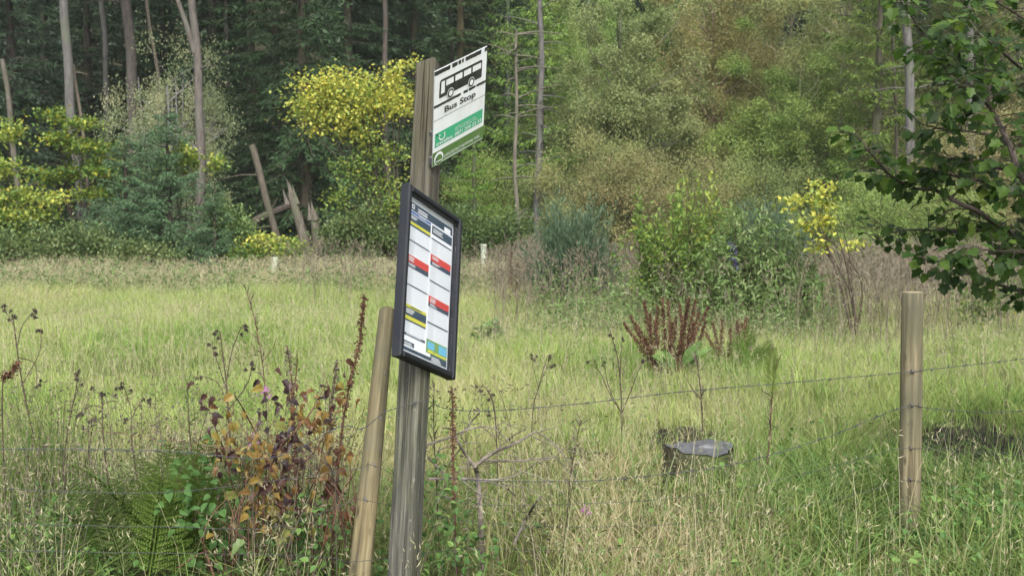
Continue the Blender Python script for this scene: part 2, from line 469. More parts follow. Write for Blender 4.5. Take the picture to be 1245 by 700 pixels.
# fine pale flowering stems standing above the grass
def seed_stems(mb, x, y, H, wid, heads, tl=.5, sz=1.0):
    n = len(x); az = rng.uniform(0, 6.283, n); ln = rng.uniform(.05, .45, n)
    tip = blades(mb, x, y, H, np.full(n, 1.0) * wid, ln, np.clip(rng.normal(.75, .15, n), 0, 1), 3, az=az)
    d = unit(np.stack([np.cos(az) * ln, np.sin(az) * ln, .6 * np.ones(n)], -1))
    for k in range(heads):
        f = rng.uniform(0, .2, n)[:, None]
        P = tip - d * f * H[:, None] + rng.normal(0, .008, (n, 3)) * (sz[:, None] if hasattr(sz, 'shape') else sz)
        D = d + rng.normal(0, .55, (n, 3))
        mb.leaves(P, D, rng.normal(0, 1, (n, 3)), rng.uniform(.02, .045, n) * sz, rng.uniform(.0025, .006, n) * sz, 0, np.clip(rng.normal(.8, .12, n), 0, 1))


mb = MB()
x, y = scatter(9500, 3.6, 9, power=.8); u = U(x, y)
x, y = keep(x, y, .10 + .8 * sm(580, 680, u) * sm(960, 880, u))
seed_stems(mb, x, y, rng.uniform(.2, .45, len(x)), .0018, 4, sz=.7)
x, y = scatter(5200, 3.9, 6.2); u = U(x, y); k_ = rng.random(len(x)) < (.12 + .3 * sm(420, 250, u)) * fernzone(x, y); x, y = x[k_], y[k_]
seed_stems(mb, x, y, rng.uniform(.3, .6, len(x)), .0024, 5, sz=.8)
x, y = scatter(26000, 9, 20); x, y = keep(x, y, .3 + .5 * nz(x, y, .7, 9))
seed_stems(mb, x, y, rng.uniform(.2, .42, len(x)), .0035, 3, sz=1.1)
tag(mb.build('flowering_grass', M['buff']), 'fine pale seed heads standing above the meadow grass', 'grass', kind='stuff')

mb = MB()
x, y = scatter(60000, 15.5, 28, power=.6); u = U(x, y)
p = sm(21, 24.5, y + 5 * (nz(x, y, .5, 11) - .5)) + .8 * sm(900, 990, u) * sm(12.5, 15, y) + .6 * sm(620, 660, u) * sm(13.5, 15.5, y)
x, y = keep(x, y, np.clip(p, 0, 1)); n = len(x)
blades(mb, x, y, rng.uniform(.15, .42, n) * (.6 + .7 * nz(x, y, .9, 12)), rng.uniform(.006, .014, n), rng.uniform(.1, .7, n), np.clip(.2 + .6 * nz(x, y, .45, 13) + rng.normal(0, .18, n), 0, 1), 3)
x2, y2 = scatter(22000, 18.5, 28); x2, y2 = keep(x2, y2, sm(20, 24, y2))
seed_stems(mb, x2, y2, rng.uniform(.3, .65, len(x2)), .006, 5, sz=2.0)
tag(mb.build('tall_dry_grass', M['buff']), 'tall buff grass with seed heads in a band before the wood', 'grass', kind='stuff')

mb = MB(); x, y = scatter(2600, 4.3, 6.6); u = U(x, y); k_ = rng.random(len(x)) < (1 - .85 * ((u > 85) & (u < 270) & (y < 5.05))) * .75 * sm(470, 380, u) + .18 * sm(480, 560, u) * sm(760, 640, u); x, y = x[k_], y[k_]; n = len(x)
blades(mb, x, y, rng.uniform(.25, .75, n), np.full(n, .0042), rng.uniform(.0, .55, n), rng.uniform(.0, .8, n), 4)
tipx = rng.integers(0, n, 9000); P = np.stack([x[tipx] + rng.normal(0, .05, 9000), y[tipx] + rng.normal(0, .05, 9000), gz(x[tipx], y[tipx]) + rng.uniform(.05, .62, 9000)], -1)
mb.leaves(P, rng.normal(0, 1, (9000, 3)) - [0, 0, .4], rng.normal(0, 1, (9000, 3)), rng.uniform(.012, .035, 9000), rng.uniform(.003, .010, 9000), 0, rng.random(9000))
tag(mb.build('dead_stem_tangle', M['deadgrey']), 'tangle of brown dead stems and shrivelled leaves in the lower left', 'dead stems', kind='stuff')
mb = MB(); x, y = scatter(5200, 12.8, 17.5); u = U(x, y); k_ = rng.random(len(x)) < .9 * sm(630, 680, u) * sm(1060, 980, u) * (.35 + .65 * nz(x, y, 1.2, 15)); x, y = x[k_], y[k_]; n = len(x); h_ = rng.uniform(.25, .8, n)
blades(mb, x, y, h_, np.full(n, .008), rng.uniform(0, .5, n), rng.uniform(.4, 1, n), 3)
for k in range(16):
    f_ = rng.uniform(.2, 1.05, n); az = rng.uniform(0, 6.28, n); mb.leaves(np.stack([x + rng.normal(0, .06, n), y + rng.normal(0, .06, n), gz(x, y) + h_ * f_], -1), np.stack([np.cos(az), np.sin(az), rng.normal(.1, .5, n)], -1), np.array([0, 0, 1.]) + rng.normal(0, .5, (n, 3)), rng.uniform(.035, .09, n), rng.uniform(.012, .028, n), 0, np.clip(rng.normal(.45, .28, n), 0, 1))
x, y = scatter(3600, 20.5, 26.5); u = U(x, y); k_ = rng.random(len(x)) < nz(x, y, .7, 17) ** 1.5 * 1.3; x, y = x[k_], y[k_]; n = len(x); h_ = rng.uniform(.2, .65, n)
for k in range(12):
    f_ = rng.uniform(.15, 1.05, n); az = rng.uniform(0, 6.28, n); mb.leaves(np.stack([x + rng.normal(0, .10, n), y + rng.normal(0, .10, n), gz(x, y) + h_ * f_], -1), np.stack([np.cos(az), np.sin(az), rng.normal(.3, .5, n)], -1), np.array([0, 0, 1.]) + rng.normal(0, .5, (n, 3)), rng.uniform(.06, .15, n), rng.uniform(.02, .04, n), 0, np.clip(rng.normal(.35, .28, n), 0, 1))
tag(mb.build('rank_herbs', M['budd']), 'rank grey green herbs growing up around the shrubs in mid field', 'herbs', kind='stuff')

# small broad-leaved weeds among the near grass
mb = MB()
x, y = scatter(1500, 3.6, 8.5, power=.7); u = U(x, y)
p = .12 + .5 * sm(1050, 1130, u) * sm(6.8, 6, y) + .3 * sm(430, 200, u) * sm(6.2, 5.2, y) - .5 * ((abs(u - 178) < 90) & (y > 4.2) & (y < 5.1))
x, y = keep(x, y, np.clip(p, 0, 1)); n = len(x)
for k in range(11):
    az = rng.uniform(0, 6.28, n); h = rng.uniform(.02, .26, n)
    P = np.stack([x + rng.normal(0, .05, n), y + rng.normal(0, .05, n), gz(x, y) + h], -1)
    D = np.stack([np.cos(az), np.sin(az), rng.normal(-.1, .35, n)], -1)
    mb.inst(OVA, P, D, np.array([0, 0, 1.]) + rng.normal(0, .3, (n, 3)), rng.uniform(.015, .038, n), 0, np.clip(rng.normal(.7, .25, n), 0, 1))
tag(mb.build('ground_weeds', M['bramble']), 'low green leafy weeds mixed into the rough grass', 'ground cover', kind='stuff')

# ------------------------------------------------------------------ bare soil and stones
def soil_patch(name, u, d, rx, ry, seed, label):
    r = np.random.default_rng(seed); c = gpt(u, d); mb = MB()
    na, nr = 40, 12
    rr = np.linspace(0, 1, nr)[:, None] * np.ones((1, na)); aa = np.linspace(0, 6.2832, na, endpoint=False)[None] * np.ones((nr, 1))
    edge = 1 + .25 * np.sin(3 * aa + seed) + .15 * np.sin(7 * aa + 2 * seed)
    x = c[0] + rx * rr * edge * np.cos(aa); y = c[1] + ry * rr * edge * np.sin(aa)
    z = gz(x, y) + .025 * (1 - rr ** 2) + .06 * (nz(x, y, 9, seed) - .4) * (1 - rr ** 3) + .004
    V = np.stack([x, y, z], -1).reshape(-1, 3); i, j = np.meshgrid(np.arange(nr - 1), np.arange(na), indexing='ij'); j2 = (j + 1) % na
    mb.add(V, np.stack([i * na + j, (i + 1) * na + j, (i + 1) * na + j2, i * na + j2], -1).reshape(-1, 4))
    for k in range(130):
        q = r.normal(0, .42, 2); px, py = c[0] + rx * q[0], c[1] + ry * q[1]; s = r.uniform(.012, .06) * min(1, rx * 2)
        D = unit(r.normal(0, 1, (26, 3))); D[:, 2] *= .6
        lump(mb, np.array([px, py, float(gz(px, py)) + .004 + .2 * s]), s, r)
    return tag(mb.build(name, M['soil']), label, kind='structure')


def lump(mb, c, s, r, mat=0):
    """an angular clod: a jittered icosahedron-like lump"""
    g = (1 + 5 ** .5) / 2
    V = unit(np.array([(-1, g, 0), (1, g, 0), (-1, -g, 0), (1, -g, 0), (0, -1, g), (0, 1, g), (0, -1, -g), (0, 1, -g), (g, 0, -1), (g, 0, 1), (-g, 0, -1), (-g, 0, 1)], float))
    F = [(0, 11, 5), (0, 5, 1), (0, 1, 7), (0, 7, 10), (0, 10, 11), (1, 5, 9), (5, 11, 4), (11, 10, 2), (10, 7, 6), (7, 1, 8), (3, 9, 4), (3, 4, 2), (3, 2, 6), (3, 6, 8), (3, 8, 9), (4, 9, 5), (2, 4, 11), (6, 2, 10), (8, 6, 7), (9, 8, 1)]
    V = V * r.uniform(.65, 1.25, (12, 1)) * np.array([r.uniform(.8, 1.5), r.uniform(.8, 1.3), r.uniform(.4, .8)]) * s
    mb.add(V + c, F, mat)


soil_patch('bare_soil', 1205, 7.75, .66, .95, 3, 'dark wet churned soil beyond the right fence post')
soil_patch('bare_soil', 838, 7.55, .28, .42, 5, 'dark stony bare soil just behind the tree stump')
soil_patch('bare_soil', 716, 7.15, .19, .24, 8, 'small dark bare patch in the grass left of the stump')

# ------------------------------------------------------------------ bus stop: leaning post, flag sign, timetable case
def frame(t, u, c):
    t = unit(t); u = np.asarray(u, float); u = unit(u - t * (u @ t)); n = np.cross(t, u)
    return Matrix(((t[0], u[0], n[0], c[0]), (t[1], u[1], n[1], c[1]), (t[2], u[2], n[2], c[2]), (0, 0, 0, 1)))


CASE_C = np.array([-.2903, 4.5565, 1.2097]); CT = np.array([.4018, .8522, -.3352]); CUp = np.array([.0312, .3532, .935]); CN = np.cross(CT, CUp)
PH = .045                                                        # half the width of the square post
ctr = CASE_C - CN * (.035 + PH) + CT * .035                        # post axis point behind the case
ax = CUp / np.linalg.norm(CUp)
s0 = (-.25 - ctr[2]) / ax[2]; base = ctr + ax * s0
top = at(516, 72, 4.85); LEN = float((top - base) @ ax) + .01
stop = thing('bus_stop', 'leaning bus stop, square grey wooden post carrying a white flag sign and framed timetable', 'bus stop', base)
inv = Matrix.Translation(-Vector(base))


def put(o, mat): o.matrix_local = inv @ mat; return o


mb = MB()
# post: chamfered square, slightly uneven, pointed split top
nseg = 26; c = .007
sec = np.array([(-PH, -PH + c), (-PH + c, -PH), (PH - c, -PH), (PH, -PH + c), (PH, PH - c), (PH - c, PH), (-PH + c, PH), (-PH, PH - c)])
zz = np.linspace(0, LEN, nseg); rows = []
for z in zz:
    k = 1 + .015 * math.sin(z * 5 + 1) + .012 * math.sin(z * 13)
    rows.append(np.column_stack([sec * k, np.full(8, z)]))
rows[-1][:, 2] += np.array([-.004, .006, .016, .004, -.030, -.046, -.040, -.020])
Vv = np.vstack(rows); i, j = np.meshgrid(np.arange(nseg - 1), np.arange(8), indexing='ij'); j2 = (j + 1) % 8
mb.add(Vv, np.stack([i * 8 + j, i * 8 + j2, (i + 1) * 8 + j2, (i + 1) * 8 + j], -1).reshape(-1, 4))
tp = rows[-1]; mb.add(np.vstack([tp.mean(0) + [0, 0, .006], tp]), [[0, 1 + q, 1 + (q + 1) % 8] for q in range(8)])
# local axes of the post: x = case normal, y = CT, z = axis
pm = Matrix(((CN[0], CT[0], ax[0], base[0]), (CN[1], CT[1], ax[1], base[1]), (CN[2], CT[2], ax[2], base[2]), (0, 0, 0, 1)))
put(mb.build('post', M['post'], stop), pm)


# text as flat polygons
def text_polys(s, size, bold=0.0, spacing=1.0):
    cu = bpy.data.curves.new('lettering', 'FONT'); cu.body = s; cu.size = size; cu.offset = bold; cu.space_character = spacing; cu.resolution_u = 3
    o = bpy.data.objects.new('lettering', cu); col.objects.link(o)
    bpy.context.view_layer.update()
    me = bpy.data.meshes.new_from_object(o.evaluated_get(bpy.context.evaluated_depsgraph_get()))
    V = np.array([v.co[:] for v in me.vertices]).reshape(-1, 3); F = [list(p.vertices) for p in me.polygons]
    bpy.data.objects.remove(o); bpy.data.curves.remove(cu); bpy.data.meshes.remove(me)
    tri = [(f[0], f[k], f[k + 1]) for f in F for k in range(1, len(f) - 1)]
    return V[:, :2], np.array(tri)


class Panel:
    """flat coloured shapes on a sheet; coordinates 0..1 from the top left corner"""
    def __init__(s, W, H): s.W, s.H, s.mb = W, H, MB()
    def xy(s, p): p = np.asarray(p, float); return np.column_stack([(p[:, 0] - .5) * s.W, (.5 - p[:, 1]) * s.H])
    def poly(s, p, mat, z):
        q = s.xy(p); n = len(q); c = q.mean(0)
        s.mb.add(np.column_stack([np.vstack([c, q]), np.full(n + 1, z)]), [[0, 1 + (k + 1) % n, 1 + k] for k in range(n)], mat)
    def rect(s, a, b, c, d, mat, z=.0012): s.poly([(a, b), (c, b), (c, d), (a, d)], mat, z)
    def disc(s, u, v, r, mat, z, r0=0):
        a = np.linspace(0, 6.2832, 22, endpoint=False); q = s.xy([(u, v)])[0]
        o = np.column_stack([q[0] + r * np.cos(a), q[1] + r * np.sin(a)])
        if r0 == 0: s.mb.add(np.column_stack([np.vstack([q, o]), np.full(23, z)]), [[0, 1 + k, 1 + (k + 1) % 22] for k in range(22)], mat)
        else:
            i_ = q + (o - q) * r0 / r; s.mb.add(np.column_stack([np.vstack([i_, o]), np.full(44, z)]), [[k, 22 + k, 22 + (k + 1) % 22, (k + 1) % 22] for k in range(22)], mat)
    def text(s, t, u, v, h, mat, z=.0024, width=None, bold=0.0):
        P, F = text_polys(t, 1.0, bold)
        k = h * s.H / .72; x0, x1 = P[:, 0].min(), P[:, 0].max()
        kx = k if width is None else width * s.W / (x1 - x0)
        q = s.xy([(u, v)])[0]
        s.mb.add(np.column_stack([q[0] + (P[:, 0] - x0) * kx, q[1] + P[:, 1] * k, np.full(len(P), z)]), F, mat)


# --- flag sign
WHITE = plain('white_enamel', (.80, .82, .84), .4, .4, .2); BLACK = plain('black_print', (.02, .021, .024), .45, .4, .25)
GREENL = plain('mint_green_print', (.05, .40, .21), .4, .4, .2); GREEND = plain('leaf_green_print', (.085, .18, .045), .4, .4, .4)
GREYW = plain('bare_metal_edge', (.45, .46, .47), .4, Metallic=.6); GREYT = plain('grey_print', (.30, .31, .32), .5)
smats = [WHITE, BLACK, GREENL, GREEND, GREYW, GREYT]
ST = np.array([.5817, .7277, .3633]); SU = np.array([.057, -.482, .8743]); SN = np.cross(ST, SU); SC = np.array([-.1924, 4.582, 1.8599])
# move it along the sight line (and grow it alike) until its lower left corner meets the post's face
face0 = ctr + CN * (PH + .012)
cb = SC - ST * .155 - SU * .19
k = ((face0 - CAM) @ CN) / ((cb - CAM) @ CN); SC = CAM + (SC - CAM) * k; SW, SH = .31 * k, .38 * k
P = Panel(SW, SH)
P.mb.box((-SW / 2, -SH / 2, -.003), (SW / 2, SH / 2, 0), 5); P.rect(0, 0, 1, 1, 0, .0006)
put(P.mb.build('sign_plate', [WHITE, BLACK, GREENL, GREEND, GREYW, GREYT], stop), frame(ST, SU, SC)); plate = stop.children[-1]
plate.name = 'flag_sign'


def sub(P, name, mats):
    o = P.mb.build(name, mats, plate); return o


P = Panel(SW, SH)
r = np.random.default_rng(5)
def ragged(P, v0, v1, gaps, mat=1, z=.0012, u0=0.0, u1=1.0, n=60):
    us = np.linspace(u0, u1, n)
    for a_, b_ in zip(us[:-1], us[1:]):
        m_ = (a_ + b_) / 2
        if any(g0 < m_ < g1 for g0, g1 in gaps) and r.random() < .4: continue
        e = r.uniform(-.004, .004); P.rect(a_, v0 + abs(e), b_ + .0005, v1 - abs(r.uniform(0, .006)), mat, z)
ragged(P, .004, .052, [(.05, .1), (.28, .34), (.42, .62), (.86, .98)])
ragged(P, .352, .384, [(.40, .44), (.50, .56), (.62, .66), (.80, .9)])
P.rect(0, .512, 1, .517, 1)
P.rect(.035, .655, .965, .805, 2); P.rect(0, .852, 1, 1, 3)
P.rect(.02, .985, .98, .99, 0, .0024)
sub(P, 'printed_band', smats)
P = Panel(SW, SH)
# bus pictogram
bx0, bx1, by0, by1 = .09, .91, .115, .30
P.poly([(bx0 + .012, by0 + .015), (bx0 + .035, by0), (bx1 - .015, by0), (bx1, by0 + .012), (bx1, by1 - .01), (bx1 - .01, by1), (bx0 + .01, by1), (bx0, by1 - .012)], 1, .0012)
P.poly([(bx0 + .035, by0 + .022), (bx0 + .10, by0 + .022), (bx0 + .10, by0 + .145), (bx0 + .03, by0 + .145)], 0, .0024)
for w0, w1 in ((.215, .355), (.385, .52), (.55, .69), (.72, .885)): P.rect(w0, by0 + .025, w1, by0 + .085, 0, .0024)
for w in (.30, .70):
    rr = .052 * SH; P.disc(w, by1 - .004, rr, 0, .0030); P.disc(w, by1 - .004, rr * .88, 1, .0036); P.disc(w, by1 - .004, rr * .55, 0, .0042)
sub(P, 'bus_pictogram', smats)
P = Panel(SW, SH)
P.text('Bus Stop', .20, .472, .062, 1, .0024, .60, .022)
P.text('traveline', .055, .79, .04, 0, .0026, .31, .012)
P.text('public transport info', .42, .71, .018, 0, .0026, .40)
P.text('for timetables call', .42, .735, .018, 0, .0026, .42)
P.text('0871 200 22 33', .41, .788, .036, 0, .0026, .53, .012)
a = np.linspace(math.pi, 2 * math.pi, 14)
arc = [(.165 + .062 * math.cos(t), .705 - .048 * math.sin(t)) for t in a]; ari = [(.165 + .046 * math.cos(t), .705 - .034 * math.sin(t)) for t in a]
for q in range(13): P.poly([arc[q], arc[q + 1], ari[q + 1], ari[q]], 0, .0026)
P.disc(.12, .690, .0042, 0, .0026); P.disc(.21, .690, .0042, 0, .0026)
P.text('LAKE DISTRICT NATIONAL PARK', .22, .955, .028, 0, .0026, .70, .004)
P.text('www.lakedistrict.gov.uk', .22, .978, .013, 0, .0026, .40)
P.disc(.11, .935, .028, 0, .0026); P.disc(.11, .947, .022, 3, .0032); P.rect(.06, .955, .165, .965, 0, .0036)
sub(P, 'lettering', smats)
for (a_, b_, yy) in (((-SW * .5 - .004, -SH * .47, -.016), (-SW * .5 + .045, -SH * .40, -.003), -.435), ((-SW * .5 + .012, -SH * .2, -.028), (-SW * .5 + .034, -SH * .15, -.003), -.17)):
    mbk = MB(); mbk.box(a_, b_); mbk.tube([(-SW * .5 + .022, SH * yy, -.004), (-SW * .5 + .022, SH * yy, .004)], .0045, 8)
    put(mbk.build('bracket', M['steel'], stop), frame(ST, SU, SC))

# --- timetable case
CW, CH, CD = .44, .64, .036
FRM = plain('blue_black_plastic_frame', (.0075, .009, .0135), .5, .25, .03)
fm = frame(CT, CUp, CASE_C)
case = bpy.data.objects.new('timetable_case', None); col.objects.link(case); case.parent = stop; put(case, fm)
mb = MB(); fw = .026
def bevel_bar(mb, x0, x1, y0, y1, z0, z1, c=.006):
    mb.box((x0, y0, z0), (x1, y1, z1 - c)); 
    V = [(x0, y0, z1 - c), (x1, y0, z1 - c), (x1, y1, z1 - c), (x0, y1, z1 - c), (x0 + c, y0 + c, z1), (x1 - c, y0 + c, z1), (x1 - c, y1 - c, z1), (x0 + c, y1 - c, z1)]
    mb.add(V, [[4, 5, 6, 7], [0, 1, 5, 4], [1, 2, 6, 5], [2, 3, 7, 6], [3, 0, 4, 7]])
bevel_bar(mb, -CW / 2, -CW / 2 + fw, -CH / 2, CH / 2, -CD, .0)
bevel_bar(mb, CW / 2 - fw, CW / 2, -CH / 2, CH / 2, -CD, .0)
bevel_bar(mb, -CW / 2 + fw, CW / 2 - fw, CH / 2 - fw, CH / 2 - .001, -CD, -.001)
bevel_bar(mb, -CW / 2 + fw, CW / 2 - fw, -CH / 2 + .001, -CH / 2 + fw, -CD, -.001)
mb.box((-CW / 2 + fw, -CH / 2 + fw, -CD + .001), (CW / 2 - fw, CH / 2 - fw, -CD + .006))
mb.build('frame', FRM, case)
PAPER = plain('pale_paper', (.58, .62, .67), .5); PAPW = plain('white_paper', (.75, .78, .82), .5); SLATE = plain('slate_print', (.035, .06, .095), .5)
RED = plain('red_print', (.52, .05, .045), .5); YEL = plain('lime_yellow_print', (.55, .53, .06), .5); BLUE = plain('blue_print', (.06, .13, .36), .5)
ROW = plain('pale_rows', (.47, .51, .56), .5); INKW = plain('white_ink', (.68, .71, .74), .5); CYAN = plain('cyan_print', (.13, .42, .60), .5); GRN = plain('map_green', (.16, .30, .10), .5)
tm = [PAPER, PAPW, SLATE, RED, YEL, BLUE, ROW, INKW, CYAN, GRN]
IW, IH = CW - 2 * fw, CH - 2 * fw
back = Panel(IW, IH); back.rect(0, 0, 1, 1, 0, 0)
L0, L1, T0, T1 = .085, .975, .035, .975
def Q(u, v): return L0 + (L1 - L0) * u, T0 + (T1 - T0) * v
def rq(u0, v0, u1, v1, m, z=.0012):
    a_ = Q(u0, v0); b_ = Q(u1, v1); back.rect(a_[0], a_[1], b_[0], b_[1], m, z)
rq(0, 0, 1, 1, 1, .0006)
rq(0, 0, 1, .055, 2); rq(.80, .022, .95, .062, 1, .0018)
rq(0, .06, .485, .078, 5)
rq(0, .083, .485, .133, 2); rq(0, .133, .485, .153, 4); rq(0, .153, .485, .166, 2)
for v0 in (.262, .563): rq(0, v0 - .004, .485, v0 + .006, 2)
rq(0, .362, .485, .413, 3); rq(0, .413, .485, .447, 2)
rq(0, .695, .485, .715, 4); rq(0, .715, .485, .77, 2); rq(0, .77, .485, .795, 4); rq(0, .795, .485, .806, 2)
rq(0, .885, .485, .902, 2)
rq(0, .937, .25, .968, 2); rq(0, .978, .97, 1, 2)
rq(.515, .068, 1, .130, 2); rq(.515, .155, 1, .166, 2)
rq(.515, .270, 1, .318, 3); rq(.515, .318, 1, .348, 2); rq(.515, .452, 1, .463, 2)
rq(.515, .562, 1, .61, 3); rq(.515, .61, 1, .638, 2); rq(.515, .742, 1, .753, 2)
rq(.515, .86, 1, .955, 9); rq(.80, .87, .99, .93, 8, .0018); rq(.54, .875, .70, .925, 8, .0018); rq(.70, .935, 1, .95, 4, .0018); rq(.56, .93, .68, .95, 4, .0018)
rq(.62, .955, 1, 1, 2, .0016)
r = np.random.default_rng(9)
def table(u0, u1, v0, v1, n, cols=14):
    for k in range(n):
        v = v0 + (v1 - v0) * (k + .5) / n; h = (v1 - v0) / n * .22
        rq(u0 + .01, v - h, u0 + .15, v + h, 6)
        for q in range(cols - 4):
            a_ = u0 + .18 + (u1 - u0 - .19) * q / (cols - 4)
            rq(a_, v - h, a_ + .018, v + h, 6)
for args in ((0, .485, .17, .255, 6), (0, .485, .27, .355, 7), (0, .485, .45, .555, 8), (0, .485, .572, .69, 9), (0, .485, .81, .88, 5),
             (.515, 1, .17, .265, 7), (.515, 1, .35, .45, 8), (.515, 1, .466, .558, 7), (.515, 1, .64, .74, 8), (.515, 1, .756, .855, 8)): table(*args)
def lines(u, v, w, h, m=7, n=1, z=.0024):
    for k in range(n): rq(u, v + k * h * 1.9, u + w * r.uniform(.7, 1), v + k * h * 1.9 + h, m, z)
lines(.03, .374, .13, .006, 7, 3); lines(.03, .421, .16, .005, 7, 2); lines(.55, .283, .15, .006, 7, 2); lines(.55, .324, .2, .005, 7, 2)
lines(.55, .575, .15, .006, 7, 3); lines(.55, .616, .16, .005, 7, 2); lines(.03, .725, .18, .006, 7, 3); lines(.03, .095, .15, .006, 7, 2)
lines(.54, .085, .25, .006, 7, 3); lines(.17, .020, .22, .009, 7, 2); lines(.2, .066, .16, .005, 7, 1); lines(.12, .701, .26, .006, 2, 1); lines(.06, .890, .36, .005, 7, 1); lines(.03, .948, .18, .006, 7, 2)
rq(.04, .012, .10, .042, 7, .0018); rq(.055, .020, .085, .034, 2, .0024)
lines(.64, .968, .26, .006, 7, 3)
tt = back.mb.build('timetable_sheet', tm, case); tt.location = (0, 0, -CD + .0075)
# clear front pane
m, nt, out = newmat('clear_acrylic')
tr = nt.nodes.new('ShaderNodeBsdfTransparent'); gl = nt.nodes.new('ShaderNodeBsdfGlossy'); gl.inputs['Roughness'].default_value = .08
lw = nt.nodes.new('ShaderNodeLayerWeight'); lw.inputs[0].default_value = .5; pw = nt.nodes.new('ShaderNodeMath'); pw.operation = 'POWER'; pw.inputs[1].default_value = 5; nt.links.new(lw.outputs['Facing'], pw.inputs[0]); fr = nt.nodes.new('ShaderNodeMath'); fr.operation = 'MULTIPLY_ADD'; fr.inputs[1].default_value = .9; fr.inputs[2].default_value = .035; nt.links.new(pw.outputs[0], fr.inputs[0]); mx = nt.nodes.new('ShaderNodeMixShader')
nt.links.new(fr.outputs[0], mx.inputs[0]); nt.links.new(tr.outputs[0], mx.inputs[1]); nt.links.new(gl.outputs[0], mx.inputs[2]); nt.links.new(mx.outputs[0], out.inputs[0])
mb = MB(); mb.box((-IW / 2 + .0005, -IH / 2 + .0005, -.016), (IW / 2 - .0005, IH / 2 - .0005, -.013)); mb.build('cover_pane', m, case)

# ------------------------------------------------------------------ fence
def dfence(u): return 4.5876 / (1 - .44 * (u - UC) / FPX)


def round_post(name, label, p0, p1, r0, r1, mat, group=None, splay=.0):
    p0 = np.asarray(p0); p1 = np.asarray(p1)
    axis = unit(p1 - p0); L = np.linalg.norm(p1 - p0)
    t = thing(name, label, 'fence post', p0, 0, group)
    q = Vector((0, 0, 1)).rotation_difference(Vector(axis)); t.rotation_mode = 'QUATERNION'; t.rotation_quaternion = q
    mb = MB(); n = 28; zz = np.linspace(0, L, 22); a = np.linspace(0, 2 * np.pi, n, endpoint=False)
    rows = []
    for z in zz:
        rr = (r0 + (r1 - r0) * z / L) * (1 + .02 * np.sin(2 * a + z * 3) + .012 * np.sin(5 * a - z * 6) + .01 * math.sin(z * 9))
        rows.append(np.column_stack([rr * np.cos(a), rr * np.sin(a), np.full(n, z)]))
    last = rows[-1].copy(); last[:, :2] *= .95; last[:, 2] += .006; rows.append(last)
    V = np.vstack(rows); k = len(rows); i, j = np.meshgrid(np.arange(k - 1), np.arange(n), indexing='ij'); j2 = (j + 1) % n
    mb.add(V, np.stack([i * n + j, i * n + j2, (i + 1) * n + j2, (i + 1) * n + j], -1).reshape(-1, 4))
    mb.build('shaft', mat, t, True)
    mb = MB(); e = last.copy(); e[:, 2] += .001; mb.add(np.vstack([e.mean(0) + [0, 0, .002], e]), [[0, 1 + q_, 1 + (q_ + 1) % n] for q_ in range(n)])
    mb.build('sawn_end', M['end'], t)
    return t, axis


b0 = at(1105, 690, 5.36); b1 = at(1109.5, 357, 5.36)
fp, _ = round_post('fence_post', 'upright round greenish fence post on the right with flat sawn top', b0, b1, .047, .046, M['fencepost'], 'round fence posts')
s0_ = at(428, 790, 4.10); s1_ = at(470.5, 379, 4.92)
sk, _ = round_post('fence_post', 'thin honey coloured stake leaning beside the bus stop post', s0_, s1_, .042, .032, M['stake'], 'round fence posts')


def smooth_path(pts, n=60):
    """Catmull-Rom through the points"""
    P = np.asarray(pts, float); P = np.vstack([2 * P[0] - P[1], P, 2 * P[-1] - P[-2]]); out = []
    m = len(P) - 3
    for s in np.linspace(0, m - 1e-6, n):
        k = int(s); t = s - k; a, b, c, d = P[k:k + 4]
        out.append(.5 * (2 * b + (c - a) * t + (2 * a - 5 * b + 4 * c - d) * t * t + (3 * b - a - 3 * c + d) * t ** 3))
    return np.array(out)


def wire(name, label, px, barbed, group):
    pts = [at(u, v, d if d else dfence(u)) for u, v, d in px]
    path = smooth_path(pts, 200); mb = MB()
    L = np.concatenate([[0], np.cumsum(np.linalg.norm(np.diff(path, axis=0), axis=1))])
    if barbed:
        s = np.linspace(0, L[-1], 700); p = np.stack([np.interp(s, L, path[:, k]) for k in range(3)], -1)
        for ph in (0, math.pi):
            off = .0013 * np.stack([np.zeros_like(s), np.cos(s * 95 + ph), np.sin(s * 95 + ph)], -1)
            mb.tube(p + off, .0009, 4)
        for s_ in np.arange(.06, L[-1], .105):
            c = np.array([np.interp(s_, L, path[:, k]) for k in range(3)]); tdir = unit(np.array([np.interp(s_ + .01, L, path[:, k]) for k in range(3)]) - c)
            mb.tube([c - tdir * .007, c + tdir * .007], .0024, 6)
            for q in range(4):
                dd = unit(rng.normal(0, 1, 3) + tdir * .3); mb.tube([c, c + dd * .015], [.001, .0006], 4)
    else: mb.tube(path, .0010, 5)
    return tag(mb.build(name, M['wire']), label, 'wire', group)


FP = 5.36 - .05
